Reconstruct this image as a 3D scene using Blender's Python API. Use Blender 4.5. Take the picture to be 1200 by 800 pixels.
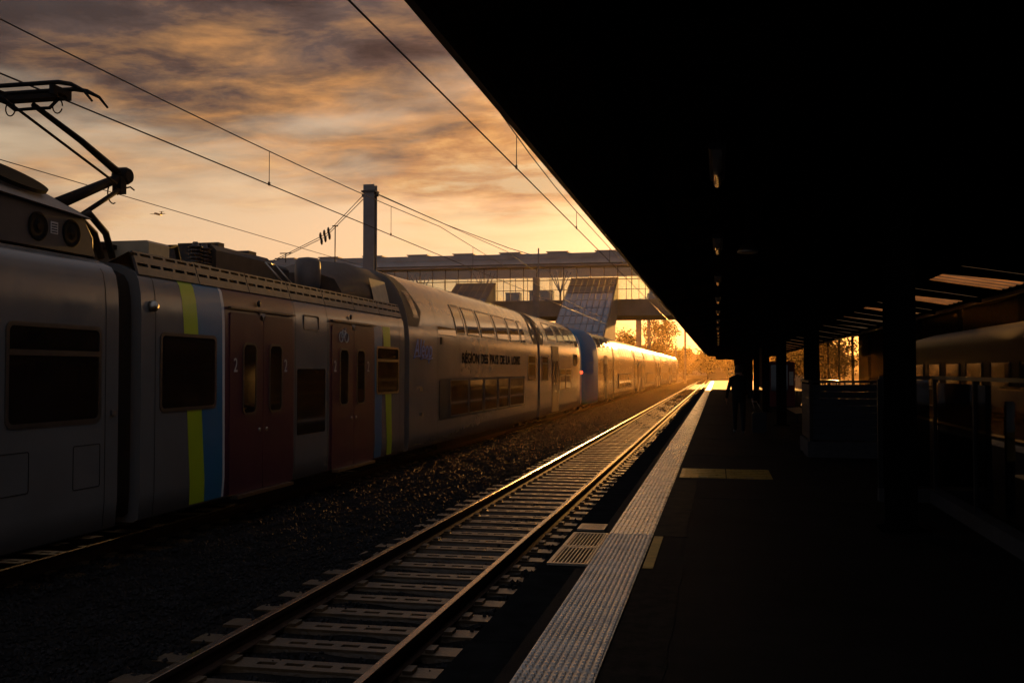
import bpy, bmesh, math, random
import numpy as np
from mathutils import Vector, Matrix

for o in list(bpy.data.objects): bpy.data.objects.remove(o)
SC = bpy.context.scene
COL = SC.collection
R = math.radians
random.seed(7); RNG = np.random.default_rng(7)

# ============================================================ camera
cd = bpy.data.cameras.new('camera'); cam = bpy.data.objects.new('camera', cd); COL.objects.link(cam)
cd.sensor_width = 36.0; cd.lens = 35.0; cd.clip_start = 0.05; cd.clip_end = 5000
cam.location = (0, 0, 1.65)
cam.rotation_euler = (R(90 + 1.67), 0, R(11.71))
SC.camera = cam

# ============================================================ world: Nishita sky under a broken sunset cloud deck
SUN_AZ, SUN_EL = R(0.55), R(4.8)            # azimuth from +Y (along the track) towards +X
SDIR = Vector((math.sin(SUN_AZ)*math.cos(SUN_EL), math.cos(SUN_AZ)*math.cos(SUN_EL), math.sin(SUN_EL)))

class NT:
    def __init__(s, tree): s.t = tree; s.n = tree.nodes; s.l = tree.links
    def node(s, typ, **kw):
        n = s.n.new(typ)
        for k, v in kw.items(): setattr(n, k, v)
        return n
    def put(s, sock, v):
        if isinstance(v, bpy.types.NodeSocket): s.l.new(v, sock)
        elif v is not None: sock.default_value = v
    def math(s, op, a, b=None, c=None, clamp=False):
        n = s.node('ShaderNodeMath', operation=op, use_clamp=clamp)
        s.put(n.inputs[0], a); s.put(n.inputs[1], b); s.put(n.inputs[2], c)
        return n.outputs[0]
    def vmath(s, op, a, b=None):
        n = s.node('ShaderNodeVectorMath', operation=op)
        s.put(n.inputs[0], a); s.put(n.inputs[1], b)
        return n.outputs['Value'] if op in ('DOT_PRODUCT', 'LENGTH') else n.outputs['Vector']
    def mix(s, f, a, b, mode='MIX'):
        n = s.node('ShaderNodeMix', data_type='RGBA', blend_type=mode, clamp_factor=True)
        s.put(n.inputs[0], f); s.put(n.inputs[6], a); s.put(n.inputs[7], b)
        return n.outputs[2]
    def ramp(s, f, stops, interp='LINEAR'):
        n = s.node('ShaderNodeValToRGB'); cr = n.color_ramp; cr.interpolation = interp
        while len(cr.elements) > 1: cr.elements.remove(cr.elements[-1])
        for i, (p, c) in enumerate(stops):
            e = cr.elements[0] if i == 0 else cr.elements.new(p)
            e.position = p
            e.color = (c, c, c, 1) if isinstance(c, (int, float)) else (*c, 1)
        s.put(n.inputs[0], f)
        return n.outputs[0]
    def noise(s, vec, scale, detail=4, rough=.5, dist=0.0, dims='3D'):
        n = s.node('ShaderNodeTexNoise', noise_dimensions=dims)
        s.put(n.inputs['Vector'], vec); s.put(n.inputs['Scale'], scale); s.put(n.inputs['Detail'], detail)
        s.put(n.inputs['Roughness'], rough); s.put(n.inputs['Distortion'], dist)
        return n.outputs['Fac']
    def smooth(s, v, a, b):
        n = s.node('ShaderNodeMapRange', interpolation_type='SMOOTHSTEP')
        s.put(n.inputs[0], v); n.inputs[1].default_value = a; n.inputs[2].default_value = b
        return n.outputs[0]
    def xyz(s, x, y, z):
        n = s.node('ShaderNodeCombineXYZ'); s.put(n.inputs[0], x); s.put(n.inputs[1], y); s.put(n.inputs[2], z)
        return n.outputs[0]

W = bpy.data.worlds.new('World'); SC.world = W; W.use_nodes = True
W.node_tree.nodes.clear()
w = NT(W.node_tree)
tc = w.node('ShaderNodeTexCoord')
d = w.vmath('NORMALIZE', tc.outputs['Generated'])
sp = w.node('ShaderNodeSeparateXYZ'); w.put(sp.inputs[0], d)
dx, dy, dz = sp.outputs
dzp = w.math('MAXIMUM', dz, 0.0)
sky = w.node('ShaderNodeTexSky', sky_type='NISHITA', sun_disc=False)
sky.sun_elevation = SUN_EL; sky.sun_rotation = SUN_AZ; sky.dust_density = 2.5; sky.air_density = 1.3; sky.ozone_density = 1.0
nish = w.mix(1.0, sky.outputs[0], (.075, .056, .040, 1), 'MULTIPLY')
sd = w.vmath('DOT_PRODUCT', d, tuple(SDIR))
sdp = w.math('MAXIMUM', sd, 0.0)
# clear evening sky seen through warm dust: cream low down, dull overhead and away from the sun
clear = w.ramp(dzp, [(0, (1.10, .58, .17)), (.035, (.95, .56, .21)), (.07, (.86, .54, .30)), (.12, (.76, .53, .335)), (.2, (.62, .48, .33)), (.34, (.34, .29, .27)), (1, (.09, .088, .105))])
away = w.ramp(w.math('MULTIPLY_ADD', sd, .5, .5), [(0, .34), (.5, .56), (.85, .76), (.97, 1.0), (1, 1.12)])
clear = w.mix(1.0, clear, away, 'MULTIPLY')
clear = w.mix(.3, clear, nish, 'ADD')
# cloud deck on a flat layer
den = w.math('ADD', dzp, .055)
pxn = w.math('DIVIDE', dx, den); pyn = w.math('DIVIDE', dy, den)
pv = w.xyz(w.math('MULTIPLY', pxn, .66), w.math('MULTIPLY', pyn, .85), 3.7)
n1 = w.noise(pv, .9, 4, .5, .3)
n2 = w.noise(w.vmath('ADD', pv, (11.3, 4.1, 2.0)), 1.6, 7, .57, .5)
n3 = w.noise(w.vmath('ADD', pv, (3.1, 9.7, 5.0)), 4.6, 7, .62, .3)
cov = w.math('ADD', w.math('ADD', n1, w.math('MULTIPLY', w.math('SUBTRACT', n2, .5), .5)), w.ramp(dzp, [(0, 0), (.10, .05), (.14, .17), (.17, .27), (.21, .38), (.34, .5), (1, .5)]))
mask = w.smooth(cov, .58, .90)
lit = w.math('ADD', w.math('MULTIPLY', w.math('SUBTRACT', n2, .5), 1.25), w.math('MULTIPLY', w.math('SUBTRACT', n3, .5), 1.5))
lit = w.math('ADD', lit, w.ramp(dzp, [(0, .95), (.14, .90), (.18, .70), (.22, .54), (.28, .40), (.36, .19), (1, .05)]))
lit = w.math('ADD', lit, w.math('MULTIPLY', w.math('SUBTRACT', sd, .93), 2.2), None, True)
ccol = w.ramp(lit, [(0, (.040, .030, .030)), (.2, (.105, .070, .060)), (.4, (.29, .155, .078)), (.62, (.58, .27, .10)), (.82, (.84, .44, .155)), (1, (.98, .66, .31))])
ccol = w.mix(w.math('MULTIPLY', w.smooth(n1, .42, .62), .45), ccol, (.20, .165, .16, 1))
ccol = w.mix(1.0, ccol, away, 'MULTIPLY')
full = w.mix(mask, clear, ccol)
# overhead and behind the camera the deck opens on dull blue-grey evening sky (it shows in the stair glass)
hi = w.smooth(dz, .37, .72); bk_ = w.smooth(w.math('MULTIPLY', dy, -1.0), -.35, .35)
opn = w.math('MAXIMUM', hi, bk_)
gcol = w.mix(w.smooth(n2, .38, .66), (.135, .148, .185, 1), (.215, .21, .225, 1))
full = w.mix(opn, full, gcol)
# the burning air round the sun itself
gl = w.math('POWER', sdp, 130.0)
glow = w.mix(1.0, (.50, .25, .06, 1), gl, 'MULTIPLY')
gl2 = w.math('POWER', sdp, 1800.0)
glow2 = w.mix(1.0, (5.0, 3.0, 1.0, 1), gl2, 'MULTIPLY')
gl3 = w.math('POWER', sdp, 420.0)
full = w.mix(1.0, full, w.mix(1.0, (2.2, 1.35, .5, 1), gl3, 'MULTIPLY'), 'ADD')
full = w.mix(1.0, full, glow, 'ADD'); full = w.mix(1.0, full, glow2, 'ADD')
bg = w.node('ShaderNodeBackground'); w.put(bg.inputs[0], full); bg.inputs[1].default_value = .67
wo = w.node('ShaderNodeOutputWorld'); w.l.new(bg.outputs[0], wo.inputs[0])

# ============================================================ sun and exposure
sl = bpy.data.lights.new('sun', 'SUN'); so = bpy.data.objects.new('sun', sl); COL.objects.link(so)
sl.energy = 5.0; sl.angle = R(.6); sl.color = (1.0, .44, .10)
so.rotation_euler = (-SDIR).to_track_quat('-Z', 'Y').to_euler()
SC.view_settings.view_transform = 'Standard'; SC.view_settings.look = 'None'
SC.view_settings.exposure = 0.6; SC.view_settings.gamma = 1.0
SC.render.engine = 'CYCLES'
cy = SC.cycles
cy.max_bounces = 6; cy.diffuse_bounces = 3; cy.glossy_bounces = 3; cy.transmission_bounces = 6; cy.transparent_max_bounces = 24
cy.volume_bounces = 0; cy.sample_clamp_indirect = 6.0; cy.caustics_reflective = False; cy.caustics_refractive = False
cy.use_denoising = True

# ============================================================ materials
MATS = {}
def mat(name, col, rough=.6, metal=0., spec=.5, var=.0, vscale=4., bump=0., bscale=30., rvar=0., bdetail=4, alt=None):
    if name in MATS: return MATS[name]
    m = bpy.data.materials.new(name); m.use_nodes = True
    t = NT(m.node_tree); b = t.n['Principled BSDF']
    b.inputs['Base Color'].default_value = (*col, 1); b.inputs['Roughness'].default_value = rough
    b.inputs['Metallic'].default_value = metal; b.inputs['Specular IOR Level'].default_value = spec
    tcn = t.node('ShaderNodeTexCoord'); oi = t.node('ShaderNodeObjectInfo')
    v = t.vmath('ADD', tcn.outputs['Object'], t.vmath('MULTIPLY', oi.outputs['Random'], (37., 17., 53.)))
    if var or alt:
        f = t.noise(v, vscale, 5, .6)
        a = alt if alt else tuple(max(0, c*(1-var)) for c in col)
        h = tuple(c*(1+var*.6) for c in col)
        t.put(b.inputs['Base Color'], t.ramp(f, [(.3, a), (.72, h)]))
    if rvar:
        f = t.noise(v, vscale*2.3, 4, .6)
        t.put(b.inputs['Roughness'], t.ramp(f, [(.3, max(0.02, rough-rvar)), (.7, min(1, rough+rvar))]))
    if bump:
        bn = t.node('ShaderNodeBump'); bn.inputs['Strength'].default_value = 1.0; bn.inputs['Distance'].default_value = bump
        t.put(bn.inputs['Height'], t.noise(v, bscale, bdetail, .6)); t.l.new(bn.outputs[0], b.inputs['Normal'])
    MATS[name] = m
    return m

M_asphalt = mat('asphalt', (.018, .017, .017), .75, 0, .05, .45, 1.3, .004, 120)
M_patch = mat('asphalt_patch', (.040, .030, .020), .75, 0, .1, .7, 6, .01, 60)
M_sunlit_end = mat('sunlit_asphalt_tint', (.20, .16, .11), .8, 0, .25, .3, 1.5, .002, 40, .1)  # sunlit tone of the far platform put into the colour
M_coping = mat('coping_concrete', (.022, .021, .020), .95, 0, .0, .4, 5, .004, 70)
M_ground = mat('trackbed_soil', (.035, .031, .028), .95, 0, .2, .5, 2, .03, 18)
M_stone = mat('ballast_stone', (.027, .025, .026), .7, 0, .08, .6, 3.0, .004, 60)
M_bed = mat('ballast_bed_stone', (.024, .021, .019), 1.0, 0, .0, .6, 3.0, .03, 14)
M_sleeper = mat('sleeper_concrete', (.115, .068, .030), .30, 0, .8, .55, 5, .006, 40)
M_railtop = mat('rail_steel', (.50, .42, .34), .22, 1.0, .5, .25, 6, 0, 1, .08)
M_rust = mat('rail_rust', (.07, .035, .02), .8, 0, .3, .5, 10, .002, 80)
M_tact = mat('tactile_rubber', (.90, .80, .69), .27, 0, 1.0, .30, 3, .0008, 160, .1)
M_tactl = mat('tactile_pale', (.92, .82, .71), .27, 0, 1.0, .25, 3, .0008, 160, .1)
M_grate = mat('galvanised_grate', (.42, .36, .28), .38, .85, .5, .3, 12, 0, 1, .1)
M_void = mat('drain_void', (.008, .008, .008), .9, 0, .1)
M_yellow = mat('yellow_marking', (.50, .30, .04), .5, 0, .5, .3, 9, .001, 90)
M_hatch = mat('brass_plate', (.58, .36, .07), .35, .1, .5, .45, 5, .002, 50, .12)
M_black = mat('black_steel', (.012, .012, .013), .55, 0, .3, .3, 6)
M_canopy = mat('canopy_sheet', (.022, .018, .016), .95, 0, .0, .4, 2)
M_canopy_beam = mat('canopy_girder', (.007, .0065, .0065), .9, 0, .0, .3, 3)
M_edge = mat('canopy_gutter_zinc', (.10, .085, .07), .5, .4, .4, .3, 3)
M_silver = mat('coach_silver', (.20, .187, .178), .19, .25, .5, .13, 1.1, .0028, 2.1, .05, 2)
M_silver_far = mat('coach_silver_sun_tint', (.42, .32, .18), .24, .65, .5, .14, 1.1, .0004, 1.8, .04, 2)  # same coach silver with golden sunlight tinted into its colour
M_maroon = mat('coach_maroon', (.056, .006, .027), .32, 0, .5, .15, 1.2, .0012, 1.6, .04, 2)
M_lime = mat('coach_lime', (.42, .52, .015), .32, 0, .5, .12, 1, .0012, 1.6, 0, 2)
M_blue = mat('coach_blue', (.004, .14, .27), .32, 0, .5, .12, 1, .0012, 1.6, 0, 2)
M_nose = mat('nose_blue', (.003, .16, .33), .6, 0, .10, .15, 1)
M_white = mat('white_paint', (.62, .60, .58), .4, 0, .5, .12, 3)
M_print = mat('white_print', (.50, .48, .46), .5)
M_dprint = mat('dark_print', (.006, .005, .005), .9, 0, .0)
M_lprint = mat('blue_print', (.015, .12, .42), .45)
M_frame = mat('window_frame', (.10, .085, .075), .35, .6, .5, .2, 8)
M_litframe = mat('window_frame_lit', (.38, .24, .09), .35, .7, .5, .2, 8)  # orange light on the frames put into their base colour
M_glassd = mat('dark_glass', (.006, .006, .007), .06, 0, .55)
M_rubber = mat('gangway_rubber', (.008, .008, .008), .75, 0, .2, .3, 12)
M_under = mat('underframe_grime', (.014, .012, .011), .8, 0, .25, .5, 5)
M_roof = mat('coach_roof_dark', (.03, .028, .028), .6, 0, .3, .4, 4)
M_roofbox = mat('roof_equipment_grey', (.11, .10, .10), .5, .2, .4, .3, 4)
M_tan = mat('roof_panel_tan', (.42, .33, .22), .5, 0, .4, .2, 5)
M_panto = mat('pantograph_steel', (.006, .0055, .006), .7, 0, .15, .3, 8)
M_ins = mat('insulator_ceramic', (.03, .018, .014), .3, 0, .5)
M_wire = mat('copper_wire', (.05, .035, .028), .45, .6, .4)
M_mast = mat('mast_galvanised', (.19, .18, .18), .55, .3, .4, .2, 3)
M_bridge = mat('bridge_concrete', (.20, .18, .165), .7, 0, .3, .3, .6, .01, 8)
M_bridgeroof = mat('bridge_roof_metal', (.30, .28, .27), .4, .55, .5, .25, .5)
M_bridgeframe = mat('bridge_frame', (.06, .055, .05), .5, .3, .4)
M_ceil = mat('bridge_ceiling', (.62, .60, .52), .7, 0, .3, .15, .7)
M_stairglass = mat('stair_roof_glass', (.24, .26, .29), .14, .5, .6, .2, .5, .01, .9)
M_bark = mat('bark', (.05, .035, .025), .9, 0, .2, .5, 3, .01, 20)
M_cloth_d = mat('dark_clothing', (.010, .010, .012), .85, 0, .2, .4, 8)
M_trouser = mat('dark_trousers', (.012, .013, .018), .85, 0, .2, .4, 8)
M_skin = mat('skin', (.36, .20, .13), .55, 0, .4)
M_hair = mat('hair', (.02, .014, .01), .6)
M_shoe = mat('pale_shoe', (.35, .33, .31), .6)
M_case = mat('suitcase_shell', (.015, .015, .017), .4, 0, .4)
M_panel = mat('slate_panel', (.028, .034, .046), .6, .1, .3, .2, 2)
M_base = mat('parapet_base', (.06, .06, .065), .8, 0, .3, .3, 3)
M_chrome = mat('brushed_steel', (.45, .40, .34), .3, 1, .5, .15, 6)
M_red = mat('red_enamel', (.16, .012, .012), .4)
M_wallwhite = mat('pale_render', (.38, .34, .29), .8, 0, .3, .3, .4)
M_wallbrick = mat('ochre_render', (.22, .14, .08), .85, 0, .3, .3, .5)
M_tile = mat('roof_tile', (.16, .08, .05), .8, 0, .3, .3, 2)
M_car = mat('car_white', (.55, .52, .48), .3, .1, .5)
M_plane = mat('aeroplane_grey', (.12, .10, .09), .5)
M_tube = mat('lamp_diffuser', (.22, .19, .16), .25, 0, .5)

def leafmat(name, col, trans):
    m = bpy.data.materials.new(name); m.use_nodes = True; t = NT(m.node_tree); t.n.clear()
    oi = t.node('ShaderNodeTexCoord')
    f = t.noise(oi.outputs['Object'], .8, 4, .6)
    c = t.ramp(f, [(.3, tuple(x*.55 for x in col)), (.7, tuple(x*1.35 for x in col))])
    a = t.node('ShaderNodeBsdfDiffuse'); t.put(a.inputs[0], c)
    b = t.node('ShaderNodeBsdfTranslucent'); t.put(b.inputs[0], c)
    mx = t.node('ShaderNodeMixShader'); mx.inputs[0].default_value = trans
    t.l.new(a.outputs[0], mx.inputs[1]); t.l.new(b.outputs[0], mx.inputs[2])
    o = t.node('ShaderNodeOutputMaterial'); t.l.new(mx.outputs[0], o.inputs[0])
    return m
M_leaf = leafmat('leaf_autumn', (.11, .07, .018), .5)
M_leaf2 = leafmat('leaf_green', (.06, .065, .018), .45)
M_leaf3 = leafmat('leaf_hedge', (.085, .06, .018), .5)

def thinglass(name, tint, refl=1.0):
    m = bpy.data.materials.new(name); m.use_nodes = True; t = NT(m.node_tree); t.n.clear()
    a = t.node('ShaderNodeBsdfTransparent'); a.inputs[0].default_value = (*tint, 1)
    b = t.node('ShaderNodeBsdfGlossy'); b.inputs[0].default_value = (.9, .9, .9, 1); b.inputs['Roughness'].default_value = .03
    fr = t.node('ShaderNodeFresnel'); fr.inputs[0].default_value = 1.5
    mx = t.node('ShaderNodeMixShader'); t.put(mx.inputs[0], t.math('MULTIPLY', fr.outputs[0], refl, None, True))
    t.l.new(a.outputs[0], mx.inputs[1]); t.l.new(b.outputs[0], mx.inputs[2])
    o = t.node('ShaderNodeOutputMaterial'); t.l.new(mx.outputs[0], o.inputs[0])
    return m
M_glass = thinglass('bridge_glass', (.90, .93, .90), 2.6)
M_glass2 = thinglass('screen_glass', (.25, .25, .25), 1.0)

def translucent(name, col):
    m = bpy.data.materials.new(name); m.use_nodes = True; t = NT(m.node_tree); t.n.clear()
    tcn = t.node('ShaderNodeTexCoord')
    c = t.ramp(t.noise(tcn.outputs['Object'], 1.5, 4, .6), [(.3, tuple(x*.7 for x in col)), (.7, col)])
    a = t.node('ShaderNodeBsdfDiffuse'); t.put(a.inputs[0], c)
    b = t.node('ShaderNodeBsdfTranslucent'); t.put(b.inputs[0], c)
    mx = t.node('ShaderNodeMixShader'); mx.inputs[0].default_value = .8
    t.l.new(a.outputs[0], mx.inputs[1]); t.l.new(b.outputs[0], mx.inputs[2])
    o = t.node('ShaderNodeOutputMaterial'); t.l.new(mx.outputs[0], o.inputs[0])
    return m
M_skylight = translucent('skylight_sheet', (.95, .72, .48))

def emis(name, col, st):
    m = bpy.data.materials.new(name); m.use_nodes = True; t = NT(m.node_tree)
    b = t.n['Principled BSDF']; b.inputs['Base Color'].default_value = (*col, 1)
    b.inputs['Emission Color'].default_value = (*col, 1); b.inputs['Emission Strength'].default_value = st
    return m
M_tail = emis('tail_lamp_red', (1.0, .06, .02), 3.0)

# ============================================================ mesh helpers
class MB:
    def __init__(s): s.v = []; s.f = []; s.sm = []
    def add(s, vs, fs, smooth=False):
        o = len(s.v); s.v += [tuple(p) for p in vs]
        s.f += [tuple(i+o for i in q) for q in fs]; s.sm += [smooth]*len(fs)
        return s
    def box(s, x0, x1, y0, y1, z0, z1):
        vs = [(x, y, z) for z in (z0, z1) for y in (y0, y1) for x in (x0, x1)]
        return s.add(vs, [(0, 2, 3, 1), (4, 5, 7, 6), (0, 1, 5, 4), (2, 6, 7, 3), (0, 4, 6, 2), (1, 3, 7, 5)])
    def bbox(s, x0, x1, y0, y1, z0, z1, b):            # box with chamfered long edges (cheap bevel)
        pr = [(x0+b, z0), (x1-b, z0), (x1, z0+b), (x1, z1-b), (x1-b, z1), (x0+b, z1), (x0, z1-b), (x0, z0+b)]
        vs = [(p[0], y, p[1]) for y in (y0, y1) for p in pr]
        fs = [tuple(reversed(range(8)))[::-1], tuple(range(8, 16))[::-1]]
        fs = [tuple(range(8)), tuple(range(15, 7, -1))]
        fs += [(i, i+8, (i+1) % 8+8, (i+1) % 8) for i in range(8)]
        return s.add(vs, fs)
    def prism(s, poly, ax, a0, a1):                   # poly: 2-D points in the two other axes, extruded along ax
        def P(p, a):
            return (a, p[0], p[1]) if ax == 0 else (p[0], a, p[1]) if ax == 1 else (p[0], p[1], a)
        n = len(poly)
        vs = [P(p, a0) for p in poly] + [P(p, a1) for p in poly]
        fs = [tuple(range(n)), tuple(range(2*n-1, n-1, -1))] + [(i, i+n, (i+1) % n+n, (i+1) % n) for i in range(n)]
        return s.add(vs, fs)
    def tube(s, pts, r, n=8, cap=True, smooth=True):
        pts = [Vector(p) for p in pts]; rs = r if isinstance(r, (list, tuple)) else [r]*len(pts)
        vs = []; up = None
        for i, p in enumerate(pts):
            t = (pts[min(i+1, len(pts)-1)] - pts[max(i-1, 0)]).normalized()
            if up is None:
                up = Vector((0, 0, 1)) if abs(t.z) < .9 else Vector((1, 0, 0))
            a = t.cross(up).normalized(); up = a.cross(t).normalized()
            for k in range(n):
                th = 2*math.pi*k/n
                vs.append(p + a*math.cos(th)*rs[i] + up*math.sin(th)*rs[i])
        fs = []
        for i in range(len(pts)-1):
            for k in range(n):
                fs.append((i*n+k, i*n+(k+1) % n, (i+1)*n+(k+1) % n, (i+1)*n+k))
        s.add(vs, fs, smooth)
        if cap:
            o = len(s.v) - len(vs)
            s.f += [tuple(o+k for k in range(n))[::-1], tuple(o+(len(pts)-1)*n+k for k in range(n))]; s.sm += [False, False]
        return s
    def lathe(s, prof, c, ax=2, n=16, smooth=True):    # prof: (r, h) along ax through c
        vs = []
        for r, h in prof:
            for k in range(n):
                a = 2*math.pi*k/n; u, v = r*math.cos(a), r*math.sin(a)
                vs.append((c[0]+u, c[1]+v, c[2]+h) if ax == 2 else (c[0]+h, c[1]+u, c[2]+v) if ax == 0 else (c[0]+u, c[1]+h, c[2]+v))
        fs = [(i*n+k, i*n+(k+1) % n, (i+1)*n+(k+1) % n, (i+1)*n+k) for i in range(len(prof)-1) for k in range(n)]
        s.add(vs, fs, smooth); o = len(s.v)-len(vs)
        s.f += [tuple(o+k for k in range(n))[::-1], tuple(o+(len(prof)-1)*n+k for k in range(n))]; s.sm += [False, False]
        return s
    def mesh(s, name, off=(0, 0, 0)):
        me = bpy.data.meshes.new(name)
        me.from_pydata([(p[0]-off[0], p[1]-off[1], p[2]-off[2]) for p in s.v], [], s.f)
        me.polygons.foreach_set('use_smooth', s.sm); me.update()
        bm = bmesh.new(); bm.from_mesh(me); bmesh.ops.recalc_face_normals(bm, faces=bm.faces); bm.to_mesh(me); bm.free()
        return me
    def build(s, name, material, parent=None, **kw):
        off = wloc(parent)
        return obj(name, s.mesh(name, off), material, parent, **kw)

def wloc(p):
    v = Vector((0, 0, 0))
    while p is not None: v = v + p.location; p = p.parent
    return v
def obj(name, me, material, parent=None, loc=None, label=None):
    if material is not None and len(me.materials) == 0: me.materials.append(material)
    o = bpy.data.objects.new(name, me); COL.objects.link(o); o.parent = parent
    if loc is not None: o.location = loc
    if label: o['label'] = label
    return o
def tag(o, label, cat=None, group=None, kind=None):
    o['label'] = label
    if cat: o['category'] = cat
    if group: o['group'] = group
    if kind: o['kind'] = kind
    return o
def thing(name, label, cat, loc=(0, 0, 0), group=None):
    o = bpy.data.objects.new(name, None); COL.objects.link(o); o.location = loc; o.empty_display_size = .2
    return tag(o, label, cat, group)
def struct(name, mb, m, label=None):
    o = mb.build(name, m); o['kind'] = 'structure'
    if label: o['label'] = label
    return o
def copy_tree(o, parent=None):
    c = o.copy(); COL.objects.link(c); c.parent = parent
    for ch in list(o.children): copy_tree(ch, c)
    return c
def rrect(y0, y1, z0, z1, r, n=4):
    pts = []
    for cy_, cz_, a0 in ((y1-r, z1-r, 0), (y0+r, z1-r, 90), (y0+r, z0+r, 180), (y1-r, z0+r, 270)):
        for k in range(n+1):
            a = R(a0 + 90*k/n); pts.append((cy_+r*math.cos(a), cz_+r*math.sin(a)))
    return pts
def ring(mb, po, pi_, x0, x1):                        # frame between two outlines in the y-z plane
    n = len(po)
    vs = [(x1, *p) for p in po] + [(x1, *p) for p in pi_] + [(x0, *p) for p in po] + [(x0, *p) for p in pi_]
    fs = []
    for i in range(n):
        j = (i+1) % n
        fs += [(i, j, n+j, n+i), (2*n+i, 2*n+j, j, i), (n+i, n+j, 3*n+j, 3*n+i)]
    return mb.add(vs, fs)
def text(s, size, material, parent, name, o, ux=(0, 1, 0), uz=(0, 0, 1), shear=0., sx=1., align='LEFT', bold=0.):
    cu = bpy.data.curves.new('t', 'FONT'); cu.body = s; cu.size = size; cu.shear = shear; cu.align_x = align
    cu.extrude = .002; cu.offset = bold
    t = bpy.data.objects.new('t', cu); COL.objects.link(t)
    bpy.context.view_layer.update()
    me = bpy.data.meshes.new_from_object(t); bpy.data.objects.remove(t)
    ux = Vector(ux); uz = Vector(uz); nn = ux.cross(uz); off = Vector(o) - wloc(parent)
    for v in me.vertices:
        c = v.co; v.co = off + ux*c.x*sx + uz*c.y + nn*c.z
    me.materials.clear()
    return obj(name, me, material, parent)

# ============================================================ ground, track bed, platform
RZ = -.56                                            # rail top
mb = MB(); mb.add([(-500, -60, -1.02), (500, -60, -1.02), (500, 620, -1.02), (-500, 620, -1.02)], [(0, 1, 2, 3)])
struct('ground', mb, M_ground, 'dark railway ground stretching to the trees beyond the station')
# ballast bed: shallow heaped profile across both tracks
mb = MB(); nx = 40; ys = np.concatenate([np.arange(-4, 60, .5), np.arange(60, 330, 6.)]); xs = np.linspace(-11.6, -1.62, nx)
def bedz(x, y):
    h = -.78
    for c in (-3.27, -8.55):
        h = max(h, -.735 - max(0, abs(x-c)-1.5)*.35)
    if abs(x+3.27) < 1.0: h -= .045
    return h + .012*math.sin(x*3.1+y*.7) + .012*math.sin(x*7.3-y*2.9)
vs = [(x, y, bedz(x, y)) for y in ys for x in xs]
fs = [(j*nx+i, j*nx+i+1, (j+1)*nx+i+1, (j+1)*nx+i) for j in range(len(ys)-1) for i in range(nx-1)]
mb.add(vs, fs, True); struct('ballast_bed', mb, M_bed, 'heaped ballast bed under the two tracks beside the platform')
# loose ballast stones
N = 90000
yy = 3.5 + 120*RNG.random(N)**2.3; xx = -7.6 + 5.95*RNG.random(N)
base = np.array([(1, 0, 0), (-1, 0, 0), (0, 1, 0), (0, -1, 0), (0, 0, 1), (0, 0, -1)], float)
tri = np.array([(0, 2, 4), (2, 1, 4), (1, 3, 4), (3, 0, 4), (2, 0, 5), (1, 2, 5), (3, 1, 5), (0, 3, 5)])
keep = []
for i in range(N):
    x, y = xx[i], yy[i]
    on_sl = abs(((y - .3) / .6) % 1 - .5) > .24 and abs(x + 3.27) < 1.32      # sleeper tops stay clear
    if on_sl and RNG.random() > .015: continue
    if min(abs(x + 4.02), abs(x + 2.52)) < .09: continue
    keep.append(i)
xx, yy = xx[keep], yy[keep]; N = len(keep)
sz = (.016 + .018*RNG.random(N))*(1+np.maximum(0, yy-25)*.03)
zz = np.array([bedz(a, b) for a, b in zip(xx, yy)]) + sz*.35
dv = base[None]*(.65+.7*RNG.random((N, 6, 1)))*sz[:, None, None]
an = RNG.random(N)*6.28; c_, s_ = np.cos(an)[:, None], np.sin(an)[:, None]
tx = dv[:, :, 0]*c_ - dv[:, :, 1]*s_; ty = dv[:, :, 0]*s_ + dv[:, :, 1]*c_
tl = (RNG.random(N)-.5)[:, None]*1.4
tz = dv[:, :, 2]*np.cos(tl) + tx*np.sin(tl); tx2 = tx*np.cos(tl) - dv[:, :, 2]*np.sin(tl)
V = np.stack([tx2+xx[:, None], ty+yy[:, None], tz+zz[:, None]], 2).reshape(-1, 3)
F = (tri[None]+(np.arange(N)*6)[:, None, None]).reshape(-1, 3)
me = bpy.data.meshes.new('ballast_stones'); me.from_pydata(V.tolist(), [], F.tolist()); me.update()
o = obj('ballast_stones', me, M_stone); tag(o, 'loose dark ballast stones lying between train and platform', kind='stuff')

# platform slab: island between our track and the one on the right
PX0, PX1, PE = -1.5, 7.3, 165.0
mb = MB(); mb.box(PX0+.32, PX1-.32, -6, PE, -1.0, 0.0); struct('platform', mb, M_asphalt, 'dark asphalt island platform receding under the canopy')
plat = [o for o in COL.objects if o.name == 'platform'][0]
cm = MB(); cm.box(0, .317, .004, 1.996, -.16, -.004); cmesh = cm.mesh('coping_stone'); cmesh.materials.append(M_coping)
for k in range(75): obj('coping_stone', cmesh, None, plat, (PX0, -4+2*k, 0))
mb = MB(); mb.box(PX0+.12, PX0+.316, -6, PE, -1.0, -.17); o = mb.build('platform_face', M_coping, plat)
mb = MB(); mb.box(PX1-.316, PX1, -6, PE, -1.0, -.002); mb.build('far_coping', M_coping, plat)

m_ = MB(); m_.box(-.64, PX1-.4, 99.0, PE, .0005, .006); m_.build('sunlit_end_tint', M_sunlit_end, plat); m_ = MB(); m_.box(PX0+.02, -1.09, 99.0, PE, .0005, .006); m_.build('sunlit_end_tint', M_sunlit_end, plat)  # paler sheets paint the sunlight onto the platform's far end
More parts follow.
